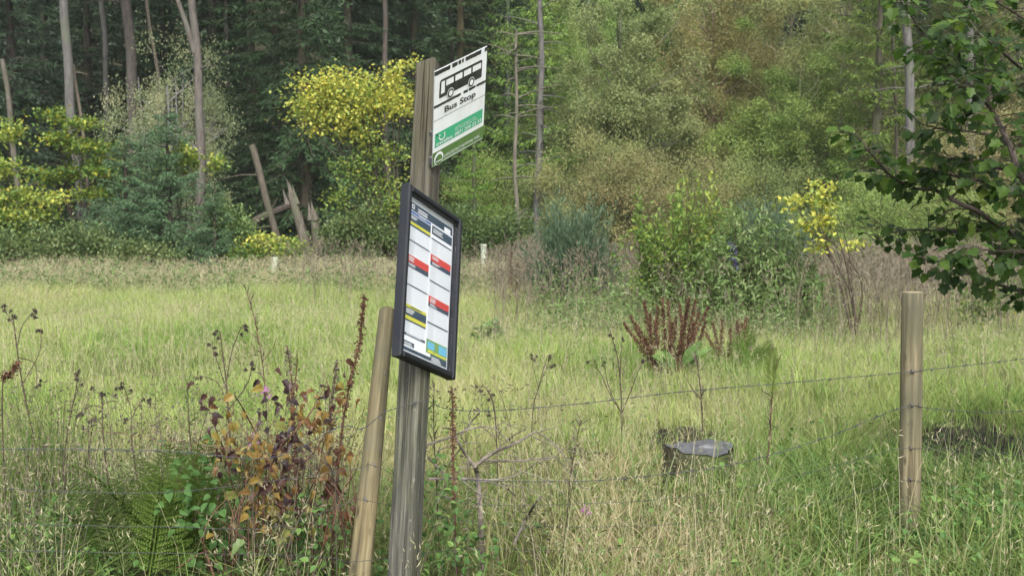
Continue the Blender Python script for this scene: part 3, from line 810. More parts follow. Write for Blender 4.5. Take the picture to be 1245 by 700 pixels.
# depth of the front of the bus stop post at a given picture height
def dpost(v):
    best = min((abs((at(500, v, d)[2]) - z), d) for d, z in [((base + ax * s)[1], (base + ax * s)[2]) for s in np.linspace(0, 2, 200)])
    return best[1]
G1, G2 = 'strands of barbed wire on the fence', 'plain line wires of the stock fence'
dp = dpost(492) - .062
wire('barbed_wire', 'top barbed wire strand running from the leaning post to the right edge',
     [(-40, 545, 0), (200, 548, 0), (330, 556, 0), (412, 519, 4.30), (440, 521, 4.335), (466, 502, 4.38), (482, 496, dp - .005), (500, 491, dp - .004), (519, 487, dp + .01), (545, 497, 4.46), (600, 499, 0), (700, 491, 0), (830, 476, 0), (960, 465, 0), (1085, 454, FP - .01), (1109, 452, FP), (1130, 449, FP + .03), (1245, 436, 0), (1300, 428, 0)], True, G1)
wire('barbed_wire', 'lower slack barbed wire sagging towards the stump from the right post',
     [(560, 583, 0), (640, 585, 0), (720, 584, 0), (800, 577, 0), (900, 562, 0), (1000, 533, 0), (1075, 503, FP - .01), (1108, 493, FP), (1130, 496, FP + .03), (1190, 501, 0), (1245, 499, 0), (1300, 495, 0)], True, G1)
wire('line_wire', 'slack plain wire crossing the right post below both barbed strands',
     [(-40, 592, 0), (200, 598, 0), (425, 571, 4.27), (455, 566, 4.30), (560, 610, 0), (700, 612, 0), (850, 602, 0), (980, 575, 0), (1085, 547, FP - .01), (1107, 545, FP), (1130, 545, FP + .03), (1245, 552, 0), (1300, 554, 0)], False, G2)
wire('line_wire', 'plain wire passing the foot of the stake just above the lowest wire',
     [(-40, 636, 0), (200, 640, 0), (330, 641, 0), (420, 612, 4.2), (445, 608, 4.24), (560, 632, 0), (700, 640, 0), (850, 634, 0), (1000, 610, 0), (1085, 588, FP - .01), (1106, 583, FP), (1130, 586, FP + .03), (1245, 600, 0), (1300, 602, 0)], False, G2)
wire('line_wire', 'lowest plain wire half hidden by grass near the ground',
     [(-40, 668, 0), (200, 672, 0), (330, 674, 0), (405, 678, 4.13), (435, 682, 4.16), (560, 668, 0), (700, 668, 0), (850, 660, 0), (1000, 645, 0), (1085, 624, FP - .01), (1105, 620, FP), (1130, 622, FP + .03), (1245, 640, 0), (1300, 645, 0)], False, G2)


def staple(parent, u, v, d):
    mb = MB(); p = at(u, v, d);
    q = [p + CR * .006 + np.array([0, .012, -.004]), p + CR * .005 + np.array([0, -.004, -.003]), p - CR * .001 + np.array([0, -.006, .006]), p - CR * .006 + np.array([0, .012, .010])]
    mb.tube(smooth_path(q, 8), .0022, 5)
    o = mb.build('staple', M['steel']); bpy.context.view_layer.update(); o.parent = parent; o.matrix_parent_inverse = parent.matrix_world.inverted()


for v in (452, 493, 545, 583, 620): staple(fp, 1109 - (v - 452) * .02, v, FP + .004)
for u, v, d in ((468, 455, 4.63), (463, 509, 4.50), (455, 566, 4.385), (445, 608, 4.31)): staple(sk, u, v, d)

# ------------------------------------------------------------------ stump
st = thing('tree_stump', 'low sawn tree stump with a dark grey top and mossy bark', 'tree stump', gpt(852, 6.42))
mb = MB(); n = 48; a = np.linspace(0, 2 * np.pi, n, endpoint=False); rows = []
rad = .182 * (1 + .035 * np.sin(3 * a + 1) + .03 * np.sin(5 * a) + .015 * np.sin(11 * a + 2))
for z, k in ((-.06, 1.22), (.0, 1.12), (.05, 1.04), (.12, 1.0), (.20, .985)):
    rr = rad * k * (1 + .03 * np.sin(9 * a + z * 40)); rows.append(np.column_stack([rr * np.cos(a), rr * np.sin(a), z + (.014 * np.sin(2 * a + .5) + .005 * np.sin(7 * a) + .003 * np.sin(13 * a + 1)) * (z > .12)]))
V = np.vstack(rows); i, j = np.meshgrid(np.arange(4), np.arange(n), indexing='ij'); j2 = (j + 1) % n
mb.add(V, np.stack([i * n + j, i * n + j2, (i + 1) * n + j2, (i + 1) * n + j], -1).reshape(-1, 4))
mb.build('bark', barkmat('mossy_stump_bark', (.022, .02, .014), (.075, .065, .042), (.06, .085, .022), (14, 14, 5)), st, True)
m, nt, out = newmat('grey_cut_wood')
v = mapping(nt, 'Object', (1, 1, 1)); g = nt.nodes.new('ShaderNodeTexWave'); g.wave_type = 'RINGS'; g.rings_direction = 'Z'; g.inputs['Scale'].default_value = 30; g.inputs['Distortion'].default_value = 4
nt.links.new(v, g.inputs[0]); nn = noise(nt, v, 26, 6)
cc = mixc(nt, .5, ramp(nt, [(.2, (.028, .029, .032)), (.8, (.075, .078, .084))], g.outputs[0]), ramp(nt, [(.3, (.02, .02, .022)), (.7, (.10, .103, .11))], nn))
principled(nt, out, cc, .5, .5, nn, .6, .01)
mb = MB(); e = rows[-1].copy(); e[:, :2] *= .97; e[:, 2] += .004; R2 = [e, e * [.6, .6, 1] + [0, 0, -.006], e * [.25, .25, 1] + [0, 0, -.002]]
V = np.vstack(R2 + [np.array([[0, 0, e[:, 2].mean()]])]); i, j = np.meshgrid(np.arange(2), np.arange(n), indexing='ij'); j2 = (j + 1) % n
mb.add(V, np.stack([i * n + j, i * n + j2, (i + 1) * n + j2, (i + 1) * n + j], -1).reshape(-1, 4)); 
mb.add(np.vstack([V[-1], R2[2]]), [[0, 1 + q, 1 + (q + 1) % n] for q in range(n)])
mb.build('cut_top', m, st, False)
# ------------------------------------------------------------------ tree and plant generators
def conifer_mb(h, rb, seed, z0=.4, droop=.35, tip=.15, nwh=36, nb=7, twl=.6, nl=.20, nw=.055, per=3, gap=.13, skip=0.0):
    r = np.random.default_rng(seed); mb = MB(); wood = MB()
    wood.tube([(0, 0, -.3), (.03, .02, h * .5), (0, 0, h)], [h * .014 + .05, h * .009 + .02, .01], 7)
    for w in range(nwh):
        t = (w + r.uniform(-.3, .3)) / nwh; z = z0 + (h - z0) * max(0, t) ** 1.05
        for k in range(nb):
            if r.random() < skip: continue
            a = r.uniform(0, 6.283); Lb = (rb * (1 - t) ** .85 + .12) * r.uniform(.6, 1.12); zz = z + r.uniform(-.12, .12)
            s = np.linspace(0, 1, 7); hd = np.array([math.cos(a), math.sin(a), 0])
            dz = Lb * (.10 * s - droop * s ** 2 + tip * s ** 3)
            path = hd * (Lb * s)[:, None] + np.array([0, 0, 1.]) * (zz + dz)[:, None]
            wood.tube(path[:: 2], [.012 * Lb + .006, .008 * Lb + .004, .005 * Lb + .003, .003], 3, cap=False)
            m = max(3, int(Lb / gap)); ss = np.repeat((np.arange(m) + r.random(m)) / m, 2); sd = np.tile([1, -1], m)
            base_ = np.stack([np.interp(ss, s, path[:, q]) for q in range(3)], -1)
            perp = np.array([-hd[1], hd[0], 0])
            tw = unit(hd * .75 + perp * sd[:, None] * r.uniform(.5, 1.0, (2 * m, 1)) + np.array([0, 0, 1.]) * r.uniform(-.65, .05, (2 * m, 1)))
            tl = twl * (1.05 - .75 * ss) * (.35 + .65 * Lb / rb) * r.uniform(.6, 1.2, 2 * m)
            for q in range(per):
                f = (q + r.random(2 * m)) / per
                P = base_ + tw * (tl * f)[:, None]
                D = tw + r.normal(0, .45, (2 * m, 3)) + np.array([0, 0, -.15]); N = np.array([0, 0, 1.]) + r.normal(0, .6, (2 * m, 3))
                mb.leaves(P, D, N, nl * r.uniform(.7, 1.3, 2 * m), nw * r.uniform(.7, 1.3, 2 * m), 0, np.clip(r.normal(.5, .22, 2 * m), 0, 1))
    return mb, wood


def broad_mb(seed, h, rx, zc, rz, ncl, nleaf, L, W, sig=.34, stems=1, flat=.8, droop=.3, r0=.11, rough=.5):
    r = np.random.default_rng(seed); mb = MB(); wood = MB()
    d = unit(r.normal(0, 1, (ncl, 3))); lob = 1 + rough * (np.sin(d[:, 0] * 4 + seed) * np.sin(d[:, 2] * 5 + 2 * seed) * .5 + np.sin(d[:, 1] * 6 + seed) * .35)
    rad = (r.random(ncl) ** (1 / 3.2)) * lob
    C = d * rad[:, None] * np.array([rx, rx, rz]) + np.array([0, 0, zc]); C[:, 2] = np.maximum(C[:, 2], .3)
    ct = r.normal(.5, .15, ncl); cs = r.uniform(.6, 1.4, ncl)
    ci = r.integers(0, ncl, nleaf)
    off = r.normal(0, 1, (nleaf, 3)) * (sig * cs[ci])[:, None] * np.array([1, 1, flat])
    P = C[ci] + off; P[:, 2] = np.maximum(P[:, 2], .1)
    D = unit(P - np.array([0, 0, zc * .6])) * .5 + r.normal(0, .7, (nleaf, 3)) + np.array([0, 0, -droop]); N = np.array([0, 0, 1.]) + r.normal(0, .7, (nleaf, 3))
    mb.leaves(P, D, N, L * r.uniform(.6, 1.3, nleaf), W * r.uniform(.7, 1.2, nleaf), 0, np.clip(ct[ci] + r.normal(0, .15, nleaf), 0, 1))
    sp = []
    for s in range(stems):
        a = r.uniform(0, 6.28); lean = (.12 if stems == 1 else .3) * rx
        b0 = np.array([.12 * (stems > 1) * math.cos(a), .12 * (stems > 1) * math.sin(a), -.25])
        pth = smooth_path([b0, b0 + [lean * .3 * math.cos(a), lean * .3 * math.sin(a), zc * .35], [lean * math.cos(a), lean * math.sin(a), zc], [lean * 1.2 * math.cos(a), lean * 1.2 * math.sin(a), zc + rz * .75]], 14)
        wood.tube(pth, np.linspace(r0, .015, 14) / (1 if stems == 1 else 1.5), 7); sp.append(pth)
    for c in C[:: 2]:
        p = sp[r.integers(0, stems)]; k = int(np.clip(np.searchsorted(p[:, 2], c[2] * .72), 1, 12)); s_ = p[k]
        mid = (s_ + c) / 2 + r.normal(0, .12, 3) + [0, 0, -.05 * rx]
        wood.tube(smooth_path([s_, mid, c], 6), np.linspace(max(.008, r0 * .28), .004, 6), 4, cap=False)
    return mb, wood


def hang(root, crown, wood, colour=(1, 1, 1), cname='crown', tname='trunk', cscale=1.0):
    t = link(tname, wood, root); c = link(cname, crown, root)
    for o in (t, c): o.color = (*colour, 1)
    return root


def plant(name, label, cat, d, bu, clusters, n, L, W, mat, wmat, r0=.03, sig=.12, flat=.7, droop=.2, seed=0, group=None, tmpl=None, stems=None, ddepth=1.0, tint=(.5, .2), crown='foliage', bv=None, sub=None, up=None, shoots=None, arch=False):
    """a shrub or sapling: leafy clumps (u, v, ru, rv) at distance d hung on stems that leave one foot"""
    r = np.random.default_rng(seed + 101); b = gpt(bu, d)
    root = thing(name, label, cat, b, 0, group); mb = MB(); wood = MB(); pm_ = d / FPX
    area = np.array([c[2] * c[3] for c in clusters], float); area /= area.sum()
    for c, ar in zip(clusters, area):
        u, v, ru, rv = c[:4]; dt = c[4] if len(c) > 4 else 0; tt = c[5] if len(c) > 5 else 0
        cc = at(u, v, d + dt) - b; Rr = np.array([ru * pm_, max(ru, rv) * pm_ * ddepth, rv * pm_])
        k = max(2, int((sub or 90) * ar)); m = int(n * ar)
        q = unit(r.normal(0, 1, (k, 3))) * (r.random((k, 1)) ** .45) * Rr + cc
        ci = r.integers(0, k, m); P = q[ci] + r.normal(0, 1, (m, 3)) * sig * np.array([1, 1, flat]); P[:, 2] = np.maximum(P[:, 2], .03)
        if shoots:
            k = max(3, int(shoots * ar)); e_ = cc + unit(r.normal(0, 1, (k, 3))) * (r.random((k, 1)) ** .4) * Rr * 1.25 + np.column_stack([r.normal(0, .05, (k, 2)), np.abs(r.normal(0, .10, k))])
            s_0 = e_ * np.array([.55, .55, .35]) + r.normal(0, .06, (k, 3)) * [1, 1, .3]; bow = np.column_stack([e_[:, :2] * .18, np.full(k, .12 if arch else .0)]); ci = r.integers(0, k, m); f_ = r.uniform(.25, 1.0, m)[:, None]
            P = s_0[ci] + (e_ - s_0)[ci] * f_ + bow[ci] * (4 * f_ * (1 - f_)) + r.normal(0, 1, (m, 3)) * sig * .42; P[:, 2] = np.maximum(P[:, 2], .03); q = e_
            for a_, z_, w_ in list(zip(s_0, e_, bow))[:: 2]: wood.tube(smooth_path([a_, (a_ + z_) / 2 + w_, z_], 6), np.linspace(.006, .002, 6), 3, cap=False)
        D = unit(P - cc * .7) * .5 + r.normal(0, .6, (m, 3)) + np.array([0, 0, -droop if up is None else up]); N = np.array([0, 0, 1.]) + r.normal(0, .5, (m, 3))
        ctt = r.normal(0, .1, k)
        t_ = np.clip(r.normal(tint[0] + tt, tint[1], m) + ctt[ci], 0, 1); sz = L * r.uniform(.6, 1.25, m)
        if tmpl is None: mb.leaves(P, D, N, sz, W * r.uniform(.75, 1.2, m), 0, t_)
        else: mb.inst(tmpl, P, D, N, sz, 0, t_)
        foot = np.array([r.normal(0, .04), r.normal(0, .04), -.1]); mid = np.array([cc[0] * .35, cc[1] * .4, cc[2] * .55]) + r.normal(0, .05, 3)
        pth = smooth_path([foot, mid, cc + [0, 0, rv * pm_ * .5]], 12); rr0 = r0 * (.5 + .5 * (ar / area.max()))
        wood.tube(pth, np.linspace(rr0, rr0 * .2, 12), 6)
        for e in q[:: 2]:
            s_ = pth[r.integers(6, 11)]; wood.tube(smooth_path([s_, (s_ + e) / 2 + r.normal(0, .03, 3), e], 5), np.linspace(rr0 * .3, rr0 * .08, 5), 3, cap=False)
    wood.build('stem' if r0 < .035 else 'trunk', wmat, root); o = mb.build(crown, mat, root)
    return root


# ------------------------------------------------------------------ dense conifers at the back left
SPR = []
for sd, kw in ((1, dict(droop=.45, tip=.2)), (2, dict(droop=.6, tip=.22, nwh=30)), (3, dict(droop=.38, tip=.12, nb=6))):
    f_, w_ = conifer_mb(14, 3.0, sd, **kw); SPR.append((f_.mesh('spruce_foliage', M['spruce']), w_.mesh('spruce_trunk', M['bark_dark'])))
spr = [  # u, d, scale, variant, colour, label
    (20, 44, 1.0, 0, (1, 1.05, 1.15), 'dark spruce at the far left edge, behind the pale broken trunk'),
    (-60, 41, 1.05, 1, (.9, 1, 1), 'dark spruce cut off by the left edge of the picture'),
    (62, 50, 1.1, 1, (.8, .9, .85), 'shadowy spruce seen between the broken trunk and the tall grey pine'),
    (112, 47, 1.0, 2, (.85, .9, .85), 'dark spruce directly behind the thin grey pine trunk'),
    (160, 53, 1.1, 0, (.8, .85, .8), 'shadowy spruce behind the reddish pine trunk'),
    (205, 49, 1.0, 2, (.9, 1, .9), 'dark spruce behind the pale birch bush'),
    (262, 46, 1.05, 1, (.85, 1, .9), 'dark spruce just right of the forked pine trunk'),
    (310, 43, 1.0, 0, (1, 1.1, .95), 'spruce with drooping boughs above the broken snag'),
    (372, 37, .95, 1, (1.1, 1.2, 1.0), 'large drooping spruce left of the yellow maple'),
    (425, 45, 1.1, 2, (.95, 1.1, .9), 'dark spruce standing directly behind the yellow maple'),
    (448, 50, 1.2, 0, (.9, 1, .85), 'tall shaded spruce above the top of the yellow maple'),
    (505, 47, 1.0, 1, (1, 1.1, .85), 'green spruce hidden mostly by the bus stop post'),
    (560, 49, 1.1, 2, (1.1, 1.2, .8), 'spruce directly behind the flag sign'),
    (600, 53, 1.15, 0, (1.1, 1.15, .85), 'spruce between the flag sign and the bare dead tree'),
    (338, 40, .9, 2, (1.05, 1.15, .95), 'drooping spruce between the broken snag and the large drooping one'),
    (285, 52, 1.15, 1, (.8, .9, .8), 'shadowy spruce at the back behind the thin brown pine trunk'),
    (720, 62, 1.0, 1, (1.1, 1.1, 1.1), 'distant dark spruce in the gap at the top centre'),
]
for k, (u, d, sc, vi, c, lab) in enumerate(spr):
    t = thing('spruce_tree', lab, 'spruce tree', gpt(u, d), k * 2.1, 'dark spruces at the back of the wood', sc)
    hang(t, SPR[vi][0], SPR[vi][1], c, 'foliage')

# ------------------------------------------------------------------ tall bare pine trunks
cm, cw = MB(), MB(); r = np.random.default_rng(21)
cl = r.normal(0, 1, (46, 3)) * [1.3, 1.3, 1.5] + [0, 0, 2.6]; ci = r.integers(0, 46, 7000); P_ = cl[ci] + r.normal(0, .38, (7000, 3)) * [1, 1, .6]
cm.leaves(P_, r.normal(0, 1, (7000, 3)) + [0, 0, .3], r.normal(0, 1, (7000, 3)), r.uniform(.2, .4, 7000), r.uniform(.05, .09, 7000), 0, r.random(7000))
PCROWN = cm.mesh('pine_crown', M['spruce'])


def pine(label, u0, ub, vb, d, wpx, mat, H=14.5, v0=0, crown=True, stubs=8, seed=0, col_=(1, 1, 1), name='pine_tree', cat='pine tree', group='bare pine trunks in front of the dark wood', fork=None, taper=.45, top=None):
    r = np.random.default_rng(seed + 300); a = at(ub, vb, d); b_ = at(u0, v0, d); dx = (b_[0] - a[0]) / (b_[2] - a[2])
    g0 = float(gz(a[0], d)); bx = a[0] + dx * (g0 - a[2]); root = thing(name, label, cat, (bx, d, g0), 0, group)
    if top is not None: H = at(u0, top, d)[2] - g0
    zz = np.linspace(-.3, H, 26); w = .04 * np.sin(zz * .9 + seed) + .02 * np.sin(zz * 2.3 + 2 * seed)
    r0 = wpx * d / FPX / 2; rad = r0 * (1.12 - taper * np.clip(zz, 0, None) / max(H, 9)); rad[0] *= 1.35
    path = np.column_stack([dx * zz + w, .5 * w, zz]); mb = MB(); mb.tube(path, rad, 10)
    for k in range(stubs):
        z = r.uniform(1.2, min(H, 8)); a_ = r.uniform(0, 6.28); l = r.uniform(.2, 1.3); p = np.array([np.interp(z, zz, path[:, 0]), np.interp(z, zz, path[:, 1]), z])
        e = p + np.array([math.cos(a_) * l, math.sin(a_) * l, r.uniform(-.35, .25) * l]); mb.tube(smooth_path([p, (p + e) / 2 + [0, 0, .06 * l], e], 5), np.linspace(.022, .006, 5), 4, cap=False)
    if fork:
        (fu, fv), (gu, gv) = fork; p = at(gu, gv, d) - np.array([bx, d, g0]); q = at(fu, fv, d) - np.array([bx, d, g0]); q2 = p + (q - p) * 2.4
        mb.tube(smooth_path([p - (q - p) * .05, (p + q) / 2 + [.02, 0, 0], q, q2], 12), np.linspace(r0 * .75, r0 * .4, 12), 9)
    o = mb.build('trunk', mat, root, True); o.color = (*col_, 1)
    if crown:
        c = link('crown', PCROWN, root); c.location = (dx * (H - 4.6), 0, H - 4.6); c.rotation_euler[2] = seed
    return root


bg, br, bd = M['bark_grey'], M['bark_red'], M['bark_dark']
pine('tall straight grey pine trunk, leftmost of the full height trunks', 76, 99, 250, 33, 11.5, bg, seed=1, stubs=5)
pine('thin grey pine trunk between the leftmost tall trunk and the reddish one', 123, 133, 190, 42, 7, bg, seed=2, col_=(.75, .75, .75))
pine('thick reddish pine trunk standing behind the pale birch bush', 154, 164, 210, 36, 13, br, seed=3)
pine('forked grey brown pine with a second stem leaning in from upper left', 235, 247, 278, 31, 10, br, seed=4, fork=((216, 0), (236, 62)), col_=(1.15, 1.15, 1.15), stubs=5)
pine('thin brown pine trunk right of the forked pine', 274, 284, 230, 46, 6, br, seed=5, col_=(.7, .68, .66))
pine('slender dark pine stem close left of the forked pine, far back', 250, 258, 120, 49, 4.5, bg, seed=6, col_=(.55, .55, .55))
pine('slender brown pine trunk above the left part of the yellow maple', 466, 469, 110, 44, 7, br, seed=7, col_=(.85, .8, .78))
pine('faint dark pine stem above the yellow maple, left of the bus stop post', 503, 505, 90, 50, 4.5, br, seed=8, col_=(.7, .66, .64))
pine('faint far pine stem showing just above the flag sign', 545, 548, 60, 52, 4, br, seed=14, col_=(.7, .66, .64))
pine('thin far pine stem between the two left trunks and a dark spruce', 207, 209, 120, 50, 4.5, bg, seed=9, col_=(.5, .5, .5))
pine('thin pale leaning dead stem ending above the birch bush', 180, 187, 62, 37, 4, M['twig_grey'], seed=10, crown=False, stubs=4, col_=(.8, .75, .7))
# dead trunks, broken off
pine('pale broken trunk with a snapped top at the left edge', 4, 20, 230, 35, 7, M['deadwood'], seed=11, crown=False, top=72, v0=75, stubs=5, name='dead_tree', cat='dead tree', group='dead broken trees')
pine('short thin dead stem beside the tall leftmost pine trunk', 92, 99, 160, 33.4, 4, M['twig_grey'], seed=12, crown=False, top=78, v0=80, stubs=6, name='dead_tree', cat='dead tree', group='dead broken trees', col_=(.75, .7, .65))
pine('leaning broken snag left of the fallen log', 306, 332, 278, 30, 8, M['deadwood'], seed=13, crown=False, top=176, v0=178, stubs=3, name='dead_tree', cat='dead tree', group='dead broken trees', taper=.3, col_=(.85, .82, .8))
pine('bleached straight dead conifer with short bare side twigs', 626, 630, 270, 29.5, 5.5, M['deadwood'], seed=15, crown=False, top=36, v0=38, stubs=34, name='dead_tree', cat='dead tree', group='dead broken trees', col_=(1.1, 1.1, 1.1), taper=.85)
pine('grey dead trunk behind and right of the bleached dead conifer', 658, 655, 215, 36, 8, bg, seed=16, crown=False, stubs=22, name='dead_tree', cat='dead tree', group='dead broken trees', top=-60)
pine('grey pine trunk with bare horizontal branches seen behind the palmate leaves', 1103, 1106, 200, 31, 11, bg, seed=17, stubs=16)
pine('thin dark stem close left of the grey pine behind the palmate leaves', 1087, 1089, 190, 34, 4, bd, seed=18, stubs=10, col_=(1.6, 1.6, 1.6))
pine('grey pine trunk glimpsed through the upper right palmate leaves', 1179, 1180, 120, 38, 9, bg, seed=19, stubs=6)
pine('slim grey pine trunk near the top right corner', 1206, 1207, 120, 42, 7, bg, seed=20, stubs=6)

# split hollow stump and fallen log before the snag
t = thing('broken_stump', 'tall jagged broken stump with a split leaning slab of wood', 'stump', gpt(380, 29), 0)
b = gpt(380, 29); mb = MB()
for (p, q, w) in (((384, 292), (353, 234), 12), ((390, 295), (381, 256), 13), ((372, 295), (362, 262), 8)):
    A_, B_ = at(*p, 29) - b, at(*q, 29) - b; A_[2] = -.2; pth = smooth_path([A_, (A_ + B_) / 2 + [.02, .03, 0], B_], 8); o_ = mb.n; mb.tube(pth, np.linspace(w * 1.3, w * .7, 8) * 29 / FPX / 2, 9)
    for q in range(5):
        e_ = np.array([rng.normal(0, w * .3) * 29 / FPX, rng.normal(0, .05), 0]); mb.tube([B_ + e_ - (B_ - A_) * .12, B_ + e_ + (B_ - A_) * rng.uniform(.03, .16)], [w * .006, .004], 4)
mb.build('trunk', M['deadwood'], t)
mb = MB(); P0, P1 = at(296, 277, 29.5), at(352, 250, 30.5); P0[2] = max(P0[2], float(gz(P0[0], 29.5)) + .1); mb.tube(smooth_path([P0, (P0 + P1) / 2 + [0, 0, .04], P1], 8), np.linspace(.11, .08, 8), 8)
mb.tube([(P0 + P1) / 2, (P0 + P1) / 2 + [.25, .1, .45]], [.03, .012], 5)
tag(mb.build('fallen_log', M['bark_dark']), 'dark fallen log propped between the snag and the broken stump', 'log')

# ------------------------------------------------------------------ broadleaved trees, centre and right
W1 = broad_mb(5, 8, 2.45, 4.5, 3.7, 125, 88000, .075, .044, sig=.20, flat=.85, rough=.75, droop=.5); W2 = broad_mb(8, 8, 2.6, 4.2, 3.6, 120, 80000, .075, .044, sig=.21, stems=4, flat=.85, rough=.8, droop=.5)
B1 = broad_mb(12, 4, 1.9, 2.0, 1.8, 90, 24000, .07, .042, sig=.24, stems=4, r0=.06)
B2 = broad_mb(19, 4, 1.9, 2.1, 1.9, 80, 11000, .065, .04, sig=.17, stems=5, r0=.05, rough=.9); B2 = (B2[0].mesh('birch_bush_crown', M['willow']), B2[1].mesh('birch_bush_stems', M['twig_grey']))
W3 = broad_mb(23, 8, 2.0, 4.6, 3.9, 110, 60000, .07, .04, sig=.18, flat=1.1, rough=.95, droop=.7)
W3 = (W3[0].mesh('birch_crown', M['willow']), W3[1].mesh('birch_trunk', M['twig_grey']))
W1 = (W1[0].mesh('willow_crown', M['willow']), W1[1].mesh('willow_trunk', M['twig_mid'])); W2 = (W2[0].mesh('willow_crown', M['willow']), W2[1].mesh('willow_trunk', M['twig_mid']))
B1 = (B1[0].mesh('bush_crown', M['willow']), B1[1].mesh('bush_stems', M['twig']))
f_, w_ = conifer_mb(12, 2.6, 7, droop=.12, tip=.18, nwh=24, nb=5, nl=.22, nw=.07, per=3, gap=.2); LAR = (f_.mesh('larch_foliage', M['larch']), w_.mesh('larch_trunk', M['bark_grey']))
broadtrees = [  # u, d, scale xy, scale z, kind, colour, label
    (765, 36, .95, 1.0, W1, (.98, 1.02, 1.0), 'large rounded olive green willow in the middle of the wood edge'),
    (868, 40, 1.05, 1.22, W3, (1.22, 1.0, .95), 'tall brownish olive birch right of the large rounded willow'),
    (955, 35.5, .95, .78, W1, (.95, 1.15, .75), 'yellowish green fine leaved willow left of the pine with bare branches'),
    (1040, 39, .85, .85, W2, (.95, .95, .9), 'olive birch between the yellowish willow and the overhanging leaves'),
    (1010, 49, 1.2, 1.35, W3, (1.15, 1.15, 1.05), 'tall pale birch rising behind the yellowish green willow'),
    (925, 53, 1.3, 1.5, W2, (1.15, 1.1, 1.05), 'hazy tall birch at the top right of centre, behind the others'),
    (815, 54, 1.25, 1.45, W1, (.95, 1.15, .9), 'hazy tall willow behind the large rounded willow'),
    (1125, 44, 1.2, 1.2, W3, (.85, 1.0, .7), 'green birch behind the pine with bare horizontal branches'),
    (1215, 42, 1.2, 1.2, W2, (1.0, .95, .9), 'olive birch at the right edge, seen through the overhanging leaves'),
    (1300, 45, 1.3, 1.3, W2, (.95, 1.0, .9), 'green birch cut off by the right edge of the picture'),
    (690, 47, 1.05, 1.3, W3, (.95, 1.25, .7), 'light green birch behind the grey dead trunk'),
    (722, 42, .8, .92, W3, (1.0, 1.2, .85), 'slim pale green birch just left of the large rounded willow'),
]
for k, (u, d, s, z, kind, c, lab) in enumerate(broadtrees):
    t = thing('birch_tree' if 'birch' in lab else 'willow_tree', lab, 'tree', gpt(u, d), 1.3 * k + .4, 'broadleaved trees along the back', (s, s, z)); hang(t, kind[0], kind[1], c)
bushes = [
    (718, 32, .8, .9, (1.0, .95, .9), 'brownish olive bush in front of the large willow, left side'),
    (775, 31, .85, .75, (1.05, .9, 1.0), 'low twiggy brown bush above the leafy bright green shrub'),
    (838, 31, .75, .75, (1.0, .92, .9), 'brown tinged bush at the foot of the large rounded willow'),
    (905, 32, .8, .7, (.9, 1.0, .85), 'low green bush behind the buddleia shrub'),
    (1205, 30, 1.0, .95, (1.05, .88, .95), 'brownish bush behind the overhanging leaves, right of the fence post'),
    (1150, 28, .7, .55, (.95, 1.15, .8), 'small green bush right above the top of the fence post'),
    (1060, 28, .75, .62, (.95, 1.2, .8), 'leafy green bush right of the yellow sapling'),
    (205, 35, 1.05, 1.1, (1.15, 1.15, 1.5), 'pale grey green birch bush between the pine trunks'),
    (232, 33.5, .8, 1.0, (1.1, 1.15, 1.45), 'pale birch bush just left of the forked pine trunk'),
    (596, 37, .8, .8, (.9, 1.1, .7), 'green bush under the spruces, right of the flag sign'),
]
for k, (u, d, s, z, c, lab) in enumerate(bushes):
    z *= 1.35 if u < 300 else 1.0
    t = thing('bush', lab, 'bush', gpt(u, d), 2.2 * k, 'bushes at the edge of the wood', (s, s, z)); BB = B2 if u < 300 else B1; hang(t, BB[0], BB[1], c, 'crown', 'stem')
larch = [
    (655, 42, .95, 1.0, (1.0, 1.1, .75), 'light green larch behind the bleached dead conifer'),
    (618, 47, .9, 1.0, (.75, .9, .7), 'soft green larch left of the bleached dead conifer'),
    (577, 33, .42, .42, (.85, 1.05, .55), 'small yellow green conifer low between bus stop and bleached dead tree'),
    (1062, 34, .85, .85, (1.0, 1.0, .7), 'yellow green larch with layered horizontal boughs left of the grey pine'),
    (1040, 43, 1.1, 1.15, (.9, 1.0, .7), 'larch behind the layered yellow green one'),
    (1160, 48, 1.0, 1.1, (.8, .85, .75), 'faint larch behind the upper right leaves'),
]
for k, (u, d, s, z, c, lab) in enumerate(larch):
    t = thing('larch_tree', lab, 'larch tree', gpt(u, d), 1.7 * k, 'soft green larches', (s, s, z)); hang(t, LAR[0], LAR[1], c, 'foliage')

# far wood on the slope: reads as one mass
f_, w_ = conifer_mb(13, 3.2, 31, nwh=18, nb=5, per=2, nl=.7, nw=.22, gap=.5, droop=.4)
Vc = np.vstack(f_.V); Fc = np.vstack(f_.F3); Tc = np.concatenate(f_.T); mb = MB(); r = np.random.default_rng(4)
for k in range(70):
    d = r.uniform(58, 105); x = r.uniform(-.55, .55) * d; s = r.uniform(.8, 1.35); a = r.uniform(0, 6.28)
    Rz = np.array([[math.cos(a), -math.sin(a), 0], [math.sin(a), math.cos(a), 0], [0, 0, 1]])
    mb.add(Vc @ Rz.T * s + [x, d, float(gz(x, d)) - .2], Fc, 0, np.clip(Tc * .7 + .3 * r.random(), 0, 1))
tag(mb.build('far_wood', M['spruce']), 'far conifer wood rising up the slope behind the trees', 'wood', kind='stuff')

